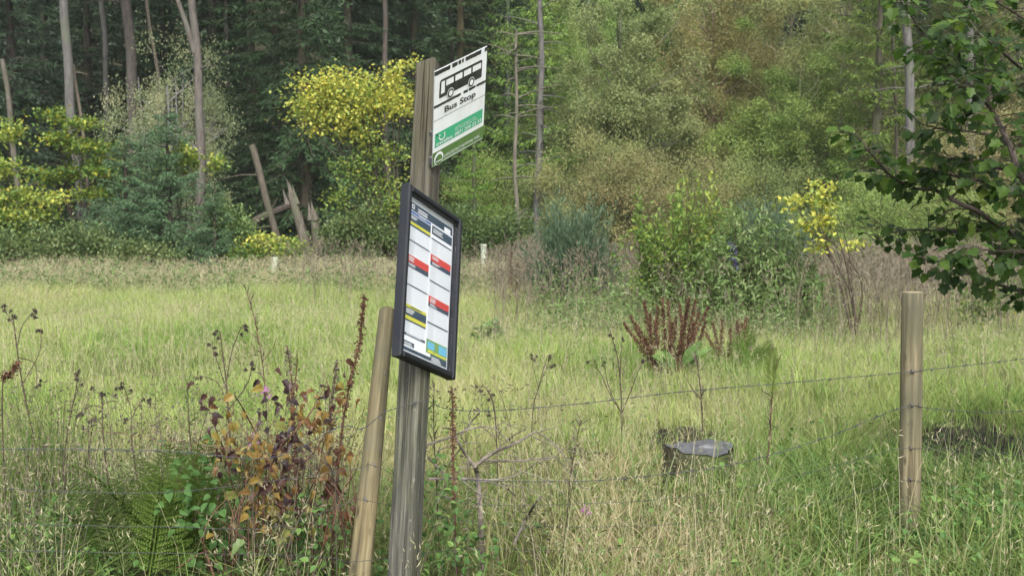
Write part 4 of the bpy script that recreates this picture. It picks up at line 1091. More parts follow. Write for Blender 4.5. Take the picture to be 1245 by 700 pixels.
# undergrowth on the floor of the wood
mb = MB(); r = np.random.default_rng(14); n = 60000; y = r.uniform(29, 47, n); x = r.uniform(-.5, .5, n) * y
k_ = nz(x, y, .8, 21); H_ = (.1 + .9 * np.clip(k_ - .25, 0, 1)) * r.random(n); P_ = np.stack([x, y, gz(x, y) + H_], -1)
mb.leaves(P_, r.normal(0, 1, (n, 3)), np.array([0, 0, 1.]) + r.normal(0, .6, (n, 3)), r.uniform(.07, .18, n), r.uniform(.04, .08, n), 0, np.clip(r.normal(.4, .2, n) + .3 * (k_ - .5), 0, 1))
tag(mb.build('undergrowth', M['shrub']), 'mixed low undergrowth on the floor of the wood', 'undergrowth', kind='stuff')

# ------------------------------------------------------------------ young spruces and shrubs along the left edge of the field
YS = []
for sd in (41, 42):
    f_, w_ = conifer_mb(4.2, 1.55, sd, z0=.12, droop=-.05, tip=.12, nwh=22, nb=6, twl=.42, nl=.11, nw=.028, per=4, gap=.075); YS.append((f_.mesh('young_spruce_foliage', M['bluespruce']), w_.mesh('young_spruce_stem', M['bark_dark'])))
for k, (u, d, s, z, vi, lab) in enumerate([(205, 27.5, 1.0, .92, 0, 'bluish young spruce in front of the forked pine trunk, largest of the young ones'), (155, 28, .9, .80, 1, 'bluish young spruce left of the largest young one'),
                                           (262, 27, .62, .55, 1, 'small young spruce right of the forked pine base'), (120, 29.5, .55, .5, 0, 'small young spruce left of the others, under the yellow green hazel'), (180, 31, .9, .85, 1, 'young spruce standing behind the two bluish front ones')]):
    t = thing('young_spruce', lab, 'young spruce', gpt(u, d), k * 1.9, 'young spruces at the field edge', (s, s, z)); hang(t, YS[vi][0], YS[vi][1], (1, 1, 1), 'foliage', 'stem')
hz, bt = M['hazel'], M['twig']
plant('hazel_shrub', 'tiered green and yellow hazel around the tall leftmost pine trunk', 'shrub', 31, 95, [(110, 180, 34, 9), (75, 168, 26, 8), (118, 205, 36, 10), (70, 215, 34, 9), (112, 235, 38, 12), (65, 140, 18, 5), (96, 150, 26, 6), (150, 215, 16, 8)], 4800, .11, .075, hz, bt, .025, .15, .55, seed=1, sub=170, tint=(.5, .2))
plant('hazel_shrub', 'golden yellow leaved shrub at the left edge of the field', 'shrub', 28.5, 18, [(12, 160, 14, 12), (10, 205, 22, 10), (22, 240, 42, 9), (5, 265, 36, 12, 0, -.2), (40, 262, 34, 8), (15, 290, 45, 14, 0, -.25), (62, 243, 24, 4, 0, .15)], 4600, .11, .075, M['yellow'], bt, .022, .15, .65, sub=160, seed=2, tint=(.33, .24))
plant('hazel_shrub', 'small yellow green sapling beside the base of the forked pine', 'shrub', 28.5, 225, [(217, 188, 15, 10), (212, 205, 18, 10), (228, 195, 12, 16), (262, 200, 8, 12), (206, 212, 12, 5)], 1500, .105, .07, M['yellow'], bt, .025, .11, .5, seed=3, tint=(.35, .2))
plant('shrub', 'dark green leafy shrub at the far left end of the field', 'shrub', 26.5, 20, [(10, 310, 40, 26), (55, 300, 34, 28), (-30, 300, 40, 30)], 5200, .085, .055, M['shrub'], bt, .03, .16, .8, seed=4)
plant('shrub', 'mixed green bramble shrub under the young spruces', 'shrub', 26.5, 130, [(100, 300, 35, 26), (145, 312, 40, 18), (190, 312, 40, 18)], 6000, .08, .055, M['shrub'], bt, .03, .15, .8, seed=5, tint=(.55, .22))
plant('shrub', 'pale green bush between the forked pine and the fallen log', 'shrub', 27.5, 268, [(270, 265, 26, 28), (290, 290, 30, 22), (252, 300, 26, 24)], 5200, .075, .05, M['budd'], bt, .03, .14, .8, seed=6, tint=(.35, .2))
plant('shrub', 'low bush with a yellow leafed tip in front of the fallen log', 'shrub', 27, 318, [(322, 295, 22, 6, 0, .3), (345, 305, 24, 12, 0, -.1), (305, 312, 26, 14, 0, -.2)], 2400, .09, .06, M['yellow'], bt, .025, .12, .6, seed=7, tint=(.3, .2))
plant('shrub', 'green bush left of the bus stop below the yellow maple', 'shrub', 28.5, 425, [(415, 285, 30, 22), (450, 275, 24, 28), (470, 295, 22, 16)], 4200, .085, .055, M['shrub'], bt, .03, .16, .8, seed=8)
plant('shrub', 'dark bush at the field edge right of the timetable case', 'shrub', 28.5, 600, [(585, 290, 24, 24), (615, 285, 26, 28), (560, 280, 30, 26)], 5000, .08, .055, M['shrub'], bt, .03, .16, .8, seed=9, tint=(.3, .2))
plant('maple_tree', 'bright yellow maple with green lower tiers, left of the bus stop post', 'maple tree', 29, 478, [(398, 112, 36, 22), (430, 125, 42, 30), (372, 128, 18, 14), (455, 118, 34, 26), (410, 150, 30, 20), (480, 100, 18, 18), (485, 130, 14, 26), (352, 118, 8, 5), (365, 98, 8, 5), (405, 86, 12, 6), (440, 92, 12, 8), (495, 82, 8, 8), (385, 165, 10, 7), (358, 142, 7, 5), (440, 160, 26, 16, 0, -.1),
                                                                                 (470, 185, 34, 12, 0, -.32), (430, 200, 28, 12, 0, -.4), (455, 225, 36, 10, 0, -.35), (480, 248, 28, 12, 0, -.35), (450, 265, 22, 9, 0, -.25), (415, 240, 18, 8, 0, -.4)],
      9500, .088, .07, M['yellow'], M['bark_dark'], .05, .17, .75, seed=10, tint=(.62, .2), sub=170, crown='crown')
# sapling guards
for u, v0, v1, d, lab in ((333, 313, 345, 24.5, 'pale plastic sapling tube left of the bus stop, at the field edge'), (588, 297, 322, 28, 'pale plastic sapling tube right of the timetable case, far off')):
    g = gpt(u, d); h = at(u, v0, d)[2] - g[2]; t = thing('sapling_tube', lab, 'tree guard', g, 0, 'tree guards')
    mb = MB(); n = 16; a = np.linspace(0, 6.2832, n, endpoint=False); ro, ri = .072, .066; rows = [np.column_stack([r_ * np.cos(a), r_ * np.sin(a), np.full(n, z)]) for r_, z in ((ro, -.02), (ro, h * .5), (ro, h - .01), (ro + .006, h), (ri, h), (ri, .05))]
    V = np.vstack(rows); i, j = np.meshgrid(np.arange(5), np.arange(n), indexing='ij'); j2 = (j + 1) % n; mb.add(V, np.stack([i * n + j, i * n + j2, (i + 1) * n + j2, (i + 1) * n + j], -1).reshape(-1, 4))
    mb.build('tube', M['tube'], t, True); mb = MB(); mb.box((.075, -.015, -.1), (.105, .015, h * .9)); mb.build('stake', M['deadwood'], t)
# tall far pinkish stalks and buff stalks at the field edge, too many to count
mb = MB(); r = np.random.default_rng(33); n = 2600; y = r.uniform(18, 27, n); u = np.concatenate([r.normal(665, 28, n // 4), r.normal(1130, 75, n // 2), r.uniform(330, 900, n - n // 4 - n // 2)]); x = (u - UC) / FPX * y
m_ = (u > 330); x, y = x[m_], y[m_]; y2 = r.uniform(12.5, 18, 420); x2 = (r.uniform(960, 1290, 420) - UC) / FPX * y2; y4 = r.uniform(14.5, 23, 2000); x4 = (r.uniform(600, 1300, 2000) - UC) / FPX * y4; y3 = r.uniform(7.5, 16, 330); x3 = (r.uniform(600, 1290, 330) - UC) / FPX * y3; x = np.concatenate([x, x2, x3, x4]); y = np.concatenate([y, y2, y3, y4]); n = len(x)
seed_stems(mb, x, y, r.uniform(.5, 1.1, n) * np.where(y < 12.4, .55, 1), np.where(y < 12.4, .0045, .008), 7, sz=np.where(y < 12.4, 1.0, 2.2))
tag(mb.build('dead_stalks', M['deadgrey']), 'brown dead flower stalks in a belt along the edge of the wood', 'dead stalks', kind='stuff')
# ------------------------------------------------------------------ shrubs in the middle of the field
def broom(label, d, bu, clus, n, seed):
    r = np.random.default_rng(seed); b = gpt(bu, d); root = thing('broom_bush', label, 'bush', b); mb = MB(); wood = MB()
    for k in range(n):
        u, v = clus[r.integers(0, len(clus))]; e = at(u + r.normal(0, 13), v + r.normal(0, 14), d + r.normal(0, .35)) - b
        f = np.array([r.normal(0, .12), r.normal(0, .12), -.05]); s_ = f + (e - f) * r.uniform(.35, .6) + r.normal(0, .05, 3); e2 = e
        if k % 4 == 0: wood.tube([f, (f + s_) / 2 + r.normal(0, .03, 3), s_], [.018, .012, .006], 4, cap=False)
        m = 26; q = np.linspace(0, 1, m)[:, None]; P = s_ + (e2 - s_) * q + r.normal(0, .035, (m, 3)); D = unit(e2 - s_) + np.array([0, 0, .35]) + r.normal(0, .35, (m, 3))
        mb.leaves(P, D, r.normal(0, 1, (m, 3)), r.uniform(.06, .13, m), r.uniform(.010, .02, m), 0, np.clip(r.normal(.5, .22, m), 0, 1))
    wood.build('stem', M['twig'], root); mb.build('foliage', M['broom'], root); return root
broom('dense blue green broom bush right of the timetable case', 17, 697, [(665, 300), (680, 262), (690, 275), (705, 285), (720, 300), (735, 315), (660, 325), (700, 320), (685, 300), (712, 262), (740, 335), (672, 345), (705, 345)], 420, 50)
plant('leafy_shrub', 'bright light green leafy shrub with a yellowish tip, right of the blue green bush', 'shrub', 15.5, 828, [(846, 228, 22, 14, 0, .22), (800, 255, 24, 18), (835, 262, 36, 22, 0, .08), (870, 268, 26, 22), (780, 290, 26, 18), (820, 300, 38, 22), (862, 305, 30, 26), (790, 320, 24, 14, 0, -.05), (815, 335, 40, 22), (850, 345, 34, 24), (785, 345, 22, 20)], 6800, .075, .036, M['hazel2'], bt, .012, .075, .9, up=.15, seed=12, tint=(.45, .2), shoots=150)
plant('flowering_shrub', 'grey green buddleia shrub with two small dusky purple flower heads', 'shrub', 14.5, 925, [(900, 290, 28, 24), (935, 300, 34, 30), (965, 320, 30, 34), (905, 340, 34, 30), (945, 355, 40, 30), (880, 320, 26, 26), (920, 268, 20, 16), (900, 370, 34, 16), (950, 380, 36, 16)], 5200, .095, .03, M['budd'], bt, .013, .09, .9, droop=.4, seed=13, tint=(.5, .24), tmpl=LAN, shoots=130, arch=True)
root = [o for o in col.objects if o.get('label', '').startswith('grey green buddleia')][0]; mb = MB(); r = np.random.default_rng(6)
for (u, v) in ((889, 294), (891, 312)):
    c = at(u, v, 14.1) - gpt(925, 14.5); m = 34; q = r.random(m); P = c + np.outer(q, [.05, 0, -.13]) + r.normal(0, .018, (m, 3)); mb = MB(); mb.leaves(P, r.normal(0, 1, (m, 3)), r.normal(0, 1, (m, 3)), np.full(m, .03), np.full(m, .022), 0, r.random(m)); mb.build('flower_head', M['purplefl'], root)
broom('soft grey green broom behind the buddleia shrub', 18, 945, [(930, 260), (955, 270), (910, 262), (970, 290), (940, 285)], 130, 51)
plant('maple_sapling', 'slender sapling with pale yellow leaves right of the buddleia shrub', 'sapling', 14, 1046, [(998, 222, 12, 10), (985, 240, 20, 8), (962, 245, 14, 8), (1003, 245, 10, 16), (985, 275, 20, 14), (1005, 270, 14, 14), (1000, 298, 16, 10), (965, 252, 8, 5), (1035, 300, 14, 8, 0, -.1)], 640, .062, .054, M['yellow'], M['twig'], .013, .055, .5, droop=.35, seed=14, tint=(.6, .16), sub=60)
plant('shrub', 'thin leafy suckers under the overhanging leaves at the right edge', 'shrub', 14, 1205, [(1195, 365, 22, 26), (1220, 355, 20, 24), (1180, 380, 14, 16)], 700, .07, .03, M['hazel'], M['stem_green'], .01, .1, 1, seed=15, tint=(.35, .2), tmpl=None)
plant('leafy_plant', 'green leafy weed in the field just right of the timetable case', 'plant', 13.2, 596, [(596, 402, 13, 8), (584, 408, 10, 4)], 90, .09, .05, M['bramble'], M['stem_green'], .008, .035, .6, seed=16, tint=(.75, .2), tmpl=OVA)
plant('leafy_plant', 'small green weed in the grass between bus stop and dock plants', 'plant', 10.7, 731, [(735, 440, 16, 6), (722, 442, 8, 4)], 50, .07, .04, M['bramble'], M['stem_green'], .006, .03, .6, seed=17, tint=(.6, .2), tmpl=OVA)

# rank docks gone to seed
def dock(label, d, bu, tops, leaves_n, seed, group='docks gone to seed'):
    r = np.random.default_rng(seed); b = gpt(bu, d); root = thing('dock_plant', label, 'dock plant', b, 0, group); mb = MB(); wood = MB()
    for (u0, u, v) in tops:
        f = at(u0, 440, d) - b; f[2] = -.03; f[1] = r.normal(0, .08); e = at(u, v, d + r.normal(0, .12)) - b
        p = smooth_path([f, (f + e) / 2 + r.normal(0, .02, 3), e], 12); wood.tube(p, np.linspace(.0065, .0025, 12), 5)
        L_ = np.linalg.norm(e - f); m = int(1000 * L_); q = np.clip((np.floor(r.uniform(3, 16, m)) + r.normal(0, .22, m)) / 15.5, .18, 1); P = np.stack([np.interp(q * 11, np.arange(12), p[:, k]) for k in range(3)], -1) + r.normal(0, 1, (m, 3)) * (.021 * (1.2 - q))[:, None]
        mb.leaves(P, unit(e - f) * .6 + r.normal(0, .8, (m, 3)), r.normal(0, 1, (m, 3)), r.uniform(.010, .024, m), r.uniform(.007, .014, m), 0, r.random(m))
    wood.build('stem', M['stem_red'], root); mb.build('seed_head', M['deadbrown'], root)
    if leaves_n:
        lf = MB(); a = r.uniform(0, 6.28, leaves_n); P = np.column_stack([.09 * np.cos(a) + .10, .07 * np.sin(a) - .08, r.uniform(.01, .10, leaves_n)])
        lf.inst(LAN, P + [0, -.06, .04], np.column_stack([np.cos(a), np.sin(a), r.uniform(.8, 2.2, leaves_n)]), np.array([0, -.8, 1.]) + r.normal(0, .25, (leaves_n, 3)), r.uniform(.16, .26, leaves_n), 0, r.uniform(.6, 1, leaves_n), 1.5); lf.build('leaf', M['bramble'], root)
    return root
dock('large clump of red brown dock stalks with fresh green leaves at its foot', 10.3, 806, [(803, 772, 398), (803, 790, 380), (808, 800, 372), (812, 812, 366), (815, 826, 368), (820, 838, 362), (822, 850, 380), (806, 818, 392), (818, 843, 392), (800, 782, 410), (824, 858, 390), (810, 805, 362), (803, 758, 392), (810, 796, 390), (815, 835, 380), (818, 862, 372), (806, 783, 366), (812, 822, 384), (820, 846, 364), (803, 766, 384)], 12, 60)
dock('red brown dock stalks right of the large leafy clump', 11, 876, [(874, 866, 392), (876, 878, 388), (878, 888, 400), (873, 858, 404)], 0, 61)
dock('short dark red dock stalk between the dock clumps and the fern frond', 11.4, 901, [(900, 896, 390), (902, 907, 386), (901, 902, 394)], 0, 62)
dock('dark red dock stalk at the edge of the wood left of the blue green bush', 18, 627, [(626, 622, 305), (628, 628, 318)], 0, 63)
dock('pair of dark red stalks under the pale yellow sapling', 17, 1002, [(995, 990, 318), (1008, 1015, 322), (998, 1000, 330)], 0, 64)

# ------------------------------------------------------------------ single dead stalks near the fence
def stalk(label, d, pts, kind='thistle', branches=(), r0=.0035, seed=0, mat='twig', head='deadgrey', group='single dead stalks in the rough grass', name='dead_stalk'):
    r = np.random.default_rng(seed + 900); b = gpt(pts[0][0], d); root = thing(name, label, 'dead stalk', b, 0, group); wood = MB(); hd = MB()
    P = [at(u, v, d) - b for u, v in pts]; P[0][2] = -.03; P[0][0] = 0; P[0][1] = 0
    for q in range(1, len(P)): P[q][1] += r.normal(0, .02)
    p = smooth_path(P, 24); wood.tube(p, np.linspace(r0, r0 * .45, 24), 5); tips = [(p[-1], unit(p[-1] - p[-3]))]
    for br_ in branches:
        Q = [at(u, v, d) - b + [0, r.normal(0, .03), 0] for u, v in br_]; k = np.argmin(np.linalg.norm(p - Q[0], axis=1)); Q[0] = p[k]
        q = smooth_path(Q, 10); wood.tube(q, np.linspace(r0 * .6, r0 * .32, 10), 4, cap=False); tips.append((q[-1], unit(q[-1] - q[-2])))
    if kind == 'dock':
        m = int(420 * np.linalg.norm(P[-1] - P[0])); q = r.uniform(.38, 1, m) ** .9; P_ = np.stack([np.interp(q * 23, np.arange(24), p[:, k]) for k in range(3)], -1) + r.normal(0, 1, (m, 3)) * .006
        hd.leaves(P_, r.normal(0, 1, (m, 3)) + [0, 0, -.5], r.normal(0, 1, (m, 3)), r.uniform(.008, .016, m), r.uniform(.006, .011, m), 0, r.random(m))
    elif kind == 'plume':
        m = 260; q = r.uniform(.62, 1, m); P_ = np.stack([np.interp(q * 23, np.arange(24), p[:, k]) for k in range(3)], -1) + r.normal(0, 1, (m, 3)) * .018 * np.minimum(1, 4 * (1.05 - q))[:, None]
        hd.leaves(P_, r.normal(0, .7, (m, 3)) + [0, 0, -.6], r.normal(0, 1, (m, 3)), r.uniform(.012, .024, m), r.uniform(.004, .008, m), 0, r.random(m))
    elif kind == 'fine':
        m = 46; q = r.uniform(.3, 1, m); P_ = np.stack([np.interp(q * 23, np.arange(24), p[:, k]) for k in range(3)], -1); D = r.normal(0, .6, (m, 3)) + [0, 0, .8]
        hd.leaves(P_, D, r.normal(0, 1, (m, 3)), r.uniform(.03, .07, m), np.full(m, .003), 0, r.random(m))
    else:
        for c, dd in tips:
            for k in range(r.integers(2, 5)):
                cc = c + r.normal(0, .014, 3) - dd * r.uniform(0, .035); m = 30; D = unit(r.normal(0, 1, (m, 3)) + dd * .7)
                hq = MB(); hq.leaves(cc + D * .001, D, r.normal(0, 1, (m, 3)), r.uniform(.008, .016, m), r.uniform(.004, .008, m), 0, np.clip(r.normal(.3, .2, m), 0, 1)); hq.build('seed_head', M[head], root)
        m = 26; q = r.uniform(.25, .95, m); P_ = np.stack([np.interp(q * 23, np.arange(24), p[:, k]) for k in range(3)], -1)
        hd.leaves(P_, r.normal(0, .7, (m, 3)) - [0, 0, .5], r.normal(0, 1, (m, 3)), r.uniform(.012, .035, m), r.uniform(.003, .008, m), 0, r.random(m))
    wood.build('stem', M[mat], root); hd.build('dry_foliage' if kind == 'thistle' else 'seed_head', M[head], root); return root


stalk('dark branched thistle stalk at the left edge of the field', 5.6, [(50, 600), (40, 520), (26, 450), (18, 395), (12, 385)], branches=[[(30, 470), (45, 430), (48, 400)], [(20, 420), (30, 395), (44, 375)], [(18, 400), (8, 385), (0, 372)], [(22, 430), (36, 445), (50, 470)]], seed=1, r0=.0045)
stalk('thin curved brown stalk crossing the left edge', 5.2, [(-6, 560), (2, 480), (12, 455), (22, 440)], 'dock', seed=2, head='deadbrown')
stalk('short dark stalk with a curled top left of the fern', 5.5, [(76, 640), (78, 560), (92, 470), (96, 452)], branches=[[(90, 490), (99, 470), (102, 458)]], seed=3)
stalk('nodding grey seed stalk directly above the fern', 5.4, [(130, 640), (128, 540), (124, 484), (121, 476)], branches=[[(126, 500), (112, 492), (98, 510)], [(124, 490), (140, 490), (158, 512)], [(127, 520), (115, 505), (108, 520)]], seed=4, r0=.004)
stalk('grey stalk with drooping heads right of the nodding one', 5.5, [(168, 640), (163, 540), (158, 500), (150, 468)], branches=[[(160, 510), (170, 490), (178, 482)], [(155, 490), (146, 480), (140, 470)]], seed=5)
stalk('tall greenish stalk with a whiskered tip at the right of the fern', 5.0, [(240, 690), (236, 600), (229, 520), (226, 462)], 'fine', seed=6, r0=.0045, head='budd')
stalk('branching thistle stalk in front of the field, left of the autumn bramble', 5.4, [(280, 640), (280, 540), (277, 470), (268, 402)], branches=[[(278, 490), (262, 465), (240, 458)], [(277, 470), (266, 440), (258, 420)], [(278, 500), (300, 468), (310, 440)], [(276, 460), (282, 425), (296, 395)]], seed=7, r0=.005)
stalk('thin pinkish stalk with wispy strands rising highest of the near stalks', 6.2, [(322, 600), (322, 480), (312, 400), (298, 350)], 'fine', seed=8, mat='stem_red', head='deadgrey', branches=[[(312, 410), (300, 400), (290, 396)], [(316, 440), (330, 425), (338, 410)]])
stalk('grey plumed stalk with a dense drooping seed head above the autumn bramble', 5.0, [(362, 740), (360, 620), (357, 500), (350, 420)], 'plume', seed=9, r0=.005, mat='stem_red', branches=[[(356, 480), (360, 450), (362, 425)]])
stalk('tall dark dock stalk leaning right, close to the leaning stake', 4.75, [(400, 760), (405, 640), (420, 500), (436, 420), (443, 358)], 'dock', seed=10, r0=.0055, mat='stem_red', head='deadbrown')
stalk('dark seeded stalk close left of the leaning dock stalk', 5.0, [(392, 740), (398, 600), (404, 500), (410, 440)], 'dock', seed=11, r0=.004, mat='stem_red', head='deadgrey', branches=[[(404, 500), (398, 470), (392, 455)]])
stalk('thin bare reddish stalk left of the leaning stake', 4.9, [(376, 740), (374, 640), (388, 560), (402, 500)], 'fine', seed=12, mat='stem_red')
stalk('tall knobbly dock stalk just right of the grey post', 4.7, [(556, 760), (554, 640), (551, 540), (550, 470)], 'dock', seed=13, r0=.0055, mat='stem_red', head='deadbrown')
stalk('thin stalk between the grey post and the knobbly dock stalk', 5.0, [(532, 720), (531, 600), (528, 520), (527, 466)], 'fine', seed=14)
stalk('thin dark stalk with curled heads behind the thorn twig', 5.9, [(606, 600), (604, 540), (600, 490), (588, 470), (580, 478)], branches=[[(602, 510), (598, 488), (594, 478)], [(604, 540), (596, 520), (590, 500)]], seed=15)
stalk('dark forked stalk with small heads right of the timetable case', 7.2, [(646, 530), (648, 500), (656, 465), (666, 432)], branches=[[(652, 480), (664, 450), (674, 440)], [(654, 470), (648, 445), (646, 432)]], seed=16)
stalk('three armed stalk in the field left of the stump', 7.4, [(757, 540), (756, 490), (752, 440), (742, 402)], branches=[[(757, 505), (742, 480), (728, 450), (712, 438)], [(757, 500), (768, 470), (780, 438)], [(754, 460), (755, 425), (758, 408)], [(756, 500), (740, 470), (735, 440)]], seed=17, r0=.0055)
stalk('single straight bare stalk standing behind the stump', 7.0, [(856, 558), (854, 510), (850, 460), (845, 428)], 'fine', seed=18, r0=.005, branches=[[(852, 490), (840, 470), (832, 455)]])
stalk('dark red stalk holding up a fern frond right of the stump', 6.4, [(935, 600), (936, 540), (938, 490), (941, 440)], 'fine', seed=19, r0=.005, mat='stem_red', branches=[[(939, 470), (946, 450), (950, 430)]])
stalk('bare brown stalk at the foot of the bramble, right side', 4.6, [(425, 740), (420, 660), (408, 600), (398, 560)], 'fine', seed=20, mat='twig')
stalk('reddish seeded stalk rising through the middle of the bramble', 4.8, [(368, 740), (366, 640), (360, 560), (352, 470)], 'dock', seed=21, mat='stem_red', head='deadbrown', r0=.004)
stalk('short dry stalk in the straw coloured grass right of the thorn twig', 5.6, [(690, 640), (692, 590), (700, 540), (706, 510)], 'fine', seed=22)

# thorn twig right of the post
b = gpt(590, 5.0); t = thing('thorn_twig', 'bare grey forked thorn branch spreading right of the leaning post', 'dead branch', b); mb = MB(); r = np.random.default_rng(71)
D_ = 4.85
def tw(pts, r0, r1=.0012, mat=0, dd=0):
    r0 *= 1.35; r1 *= 1.5; mb.tube(smooth_path([at(u, v, D_ + (k * .03 + dd) * (1 if k % 2 else -.6)) - b for k, (u, v) in enumerate(pts)], 14), np.linspace(r0, r1, 14), 6, mat)
p0 = [(588, 780), (586, 690), (584, 620), (580, 575), (577, 566)]
tw(p0, .010, .006); tw([(577, 566), (568, 555), (556, 535), (552, 522), (538, 520)], .006, .002); tw([(577, 566), (600, 550), (628, 538), (652, 524)], .006, .003); tw([(652, 524), (672, 538), (690, 560), (706, 590)], .003, .001)
tw([(577, 566), (590, 560), (630, 560), (675, 555)], .005, .002); tw([(675, 555), (690, 572), (704, 590), (716, 594)], .002, .001); tw([(518, 541), (545, 532), (572, 521), (596, 519), (618, 535)], .004, .0015, 1)
tw([(520, 555), (536, 572), (548, 580), (590, 585), (614, 592), (626, 602)], .004, .0015, 1); tw([(520, 582), (560, 581), (600, 583), (632, 576), (655, 560)], .004, .0012, 1); tw([(548, 580), (536, 600), (532, 612)], .003, .001, 1)
tw([(560, 530), (575, 510), (584, 500), (578, 498)], .003, .0012); tw([(572, 521), (570, 505), (574, 496)], .002, .001); tw([(600, 550), (620, 532), (640, 520), (634, 516)], .002, .001); tw([(625, 660), (640, 630), (652, 610), (658, 603)], .005, .0025, 0, .2); tw([(632, 645), (648, 640), (672, 652)], .002, .001, 0, .2)
tw([(560, 545), (548, 560), (535, 575)], .002, .001); tw([(600, 519), (612, 514), (632, 522)], .002, .001); tw([(610, 548), (606, 532), (612, 520), (630, 515)], .0018, .0008)
for k in range(16):
    u, v = r.uniform(530, 660), r.uniform(510, 610); a_ = r.normal(0, .6); l = r.uniform(25, 70); sg = 1 if r.random() < .6 else -1
    tw([(u, v), (u + sg * l * .5 * math.cos(a_), v + l * .5 * math.sin(a_) + r.normal(0, 5)), (u + sg * l * math.cos(a_), v + l * math.sin(a_))], .0018, .0007, k % 2, r.normal(0, .06))
mb.build('branch', [M['twig_mid'], M['twig_grey']], t)

# ------------------------------------------------------------------ ferns
def frond_mesh(seed, L=.62, wid=.115, npairs=22):
    r = np.random.default_rng(seed); mb = MB(); s = np.linspace(0, 1, 20)
    path = np.column_stack([L * .42 * s ** 1.7, np.zeros(20), L * (s - .22 * s ** 3)]); mb.tube(path, np.linspace(.0035, .0008, 20), 4, 0, .6)
    q = np.linspace(.14, .985, npairs); plen = wid * np.sin(np.pi * (q * .86 + .12)) ** .8 * (1.05 - .35 * q) + .006
    pos = np.stack([np.interp(q, s, path[:, k]) for k in range(3)], -1); tang = unit(np.stack([np.interp(q, s, np.gradient(path[:, k])) for k in range(3)], -1)); nrm = np.cross(tang, np.array([0, 1., 0])) * -1
    for side in (1, -1):
        dr = unit(np.array([0, side, 0]) + tang * .5 + r.normal(0, .09, (npairs, 3)) - np.array([0, 0, .05]))
        m = 9
        for k in range(m):
            f = .06 + .94 * (k + .5) / m; P = pos + dr * (plen * f)[:, None]; pl = .17 * plen * (1.1 - f) + .002
            for sd in (1, -1): mb.leaves(P, tang * sd * .9 + dr * .5, nrm, np.maximum(pl, .0035), np.maximum(plen * .085, .0032), 0, np.clip(r.normal(.5, .12, npairs), 0, 1))
        mb.leaves(pos, dr, nrm, plen, np.full(npairs, .003), 0, .45)
    return mb.mesh('frond', M['fern'])
FR = [frond_mesh(s) for s in (1, 2, 3)]
def fern(label, u, d, fr, seed, group='ferns', dark=(1, 1, 1), v=None):
    """fr: (base u offset, lean to the side, length, turn, backward tilt) of each frond"""
    r = np.random.default_rng(seed); p = gpt(u, d) if v is None else at(u, v, d); t = thing('fern', label, 'fern', p, 0, group)
    for k, (du, side, L, turn, tilt) in enumerate(fr):
        o = link('frond', FR[k % 3], t); sc = L / .62
        o.matrix_local = Matrix.Translation((du * d / FPX, r.normal(0, .05), 0)) @ Matrix.Rotation(side, 4, 'Y') @ Matrix.Rotation(-math.pi / 2 + turn, 4, 'Z') @ Matrix.Rotation(tilt, 4, 'Y') @ Matrix.Scale(sc, 4)
        o.color = (*dark, 1)
    return t
def fan(n, s0, s1, L, seed, w=26):
    r = np.random.default_rng(seed); return [(r.normal(0, w * .5), s0 + (s1 - s0) * (k + .5) / n + r.normal(0, .06), L * r.uniform(.8, 1.08), r.normal(0, .45), r.uniform(-.45, -.1)) for k in range(n)]
fern('fern with the palest fronds, leftmost of the fern clump', 140, 4.72, fan(6, -.85, .1, .58, 1), 1, dark=(1.1, 1.0, 1.2))
fern('tall green fern in the middle of the clump', 178, 4.75, fan(5, -.4, .35, .66, 2), 2, dark=(1, 1, .75)); fern('fern with upright dark fronds just left of the bramble leaves', 214, 4.8, fan(4, -.2, .5, .62, 3), 3, dark=(.9, .95, .65))
fern('pale fern partly hidden behind the bramble leaves', 258, 5.35, fan(5, -.3, .5, .56, 4), 4, dark=(1.2, 1.2, 1.4)); fern('low fern on the left below the pale fronds', 118, 4.75, fan(5, -1.0, .5, .38, 5), 5, dark=(.9, 1, .8))
fern('fern in the field beside the dock stalks', 912, 10.6, fan(8, -.9, .9, .45, 6, 10), 6, dark=(1.1, 1.2, .9)); fern('lone fern frond standing upright on the dark red stalk', 940, 6.35, [(0, -.05, .30, .2, -.35)], 7, v=482, dark=(1.3, 1.2, .9))
fern('small fern against the left side of the right fence post', 1082, 5.9, fan(6, -.8, .6, .34, 8, 12), 8, dark=(1, 1.1, .8))

# ------------------------------------------------------------------ bramble with autumn leaves, rushes, flowers, low leaves
b = gpt(330, 4.75); t = thing('bramble', 'tangled bramble with yellow, rust and dark purple autumn leaves left of the stake', 'bramble', b); r = np.random.default_rng(81)
wood, old, grn = MB(), MB(), MB()
canes = [[(330, 760), (322, 660), (345, 590), (385, 545), (420, 480)], [(300, 760), (290, 640), (276, 560), (262, 520)], [(345, 760), (350, 660), (330, 570), (300, 505), (285, 480)], [(390, 760), (380, 660), (350, 600), (315, 545)], [(310, 740), (290, 700), (255, 670), (215, 690)], [(360, 740), (330, 690), (280, 640), (235, 620)], [(340, 760), (320, 640), (332, 560), (372, 510), (395, 470)], [(350, 760), (352, 690), (342, 640), (350, 600)], [(280, 760), (240, 640), (216, 580)]]
paths = []
for c in canes:
    p = smooth_path([at(u, v, 4.7 + r.normal(0, .10)) - b for u, v in c], 26); paths.append(p); wood.tube(p, np.linspace(.0055, .002, 26), 6)
for k in range(46):
    u0 = r.uniform(255, 425); a_ = [(u0, 740), (u0 + r.normal(0, 15), 640), (u0 + r.normal(0, 32), 560), (u0 + r.normal(0, 45), r.uniform(475, 560))]
    wood.tube(smooth_path([at(u, v, 4.75 + r.normal(0, .14)) - b for u, v in a_], 16), np.linspace(.0028, .0009, 16), 4, cap=False)
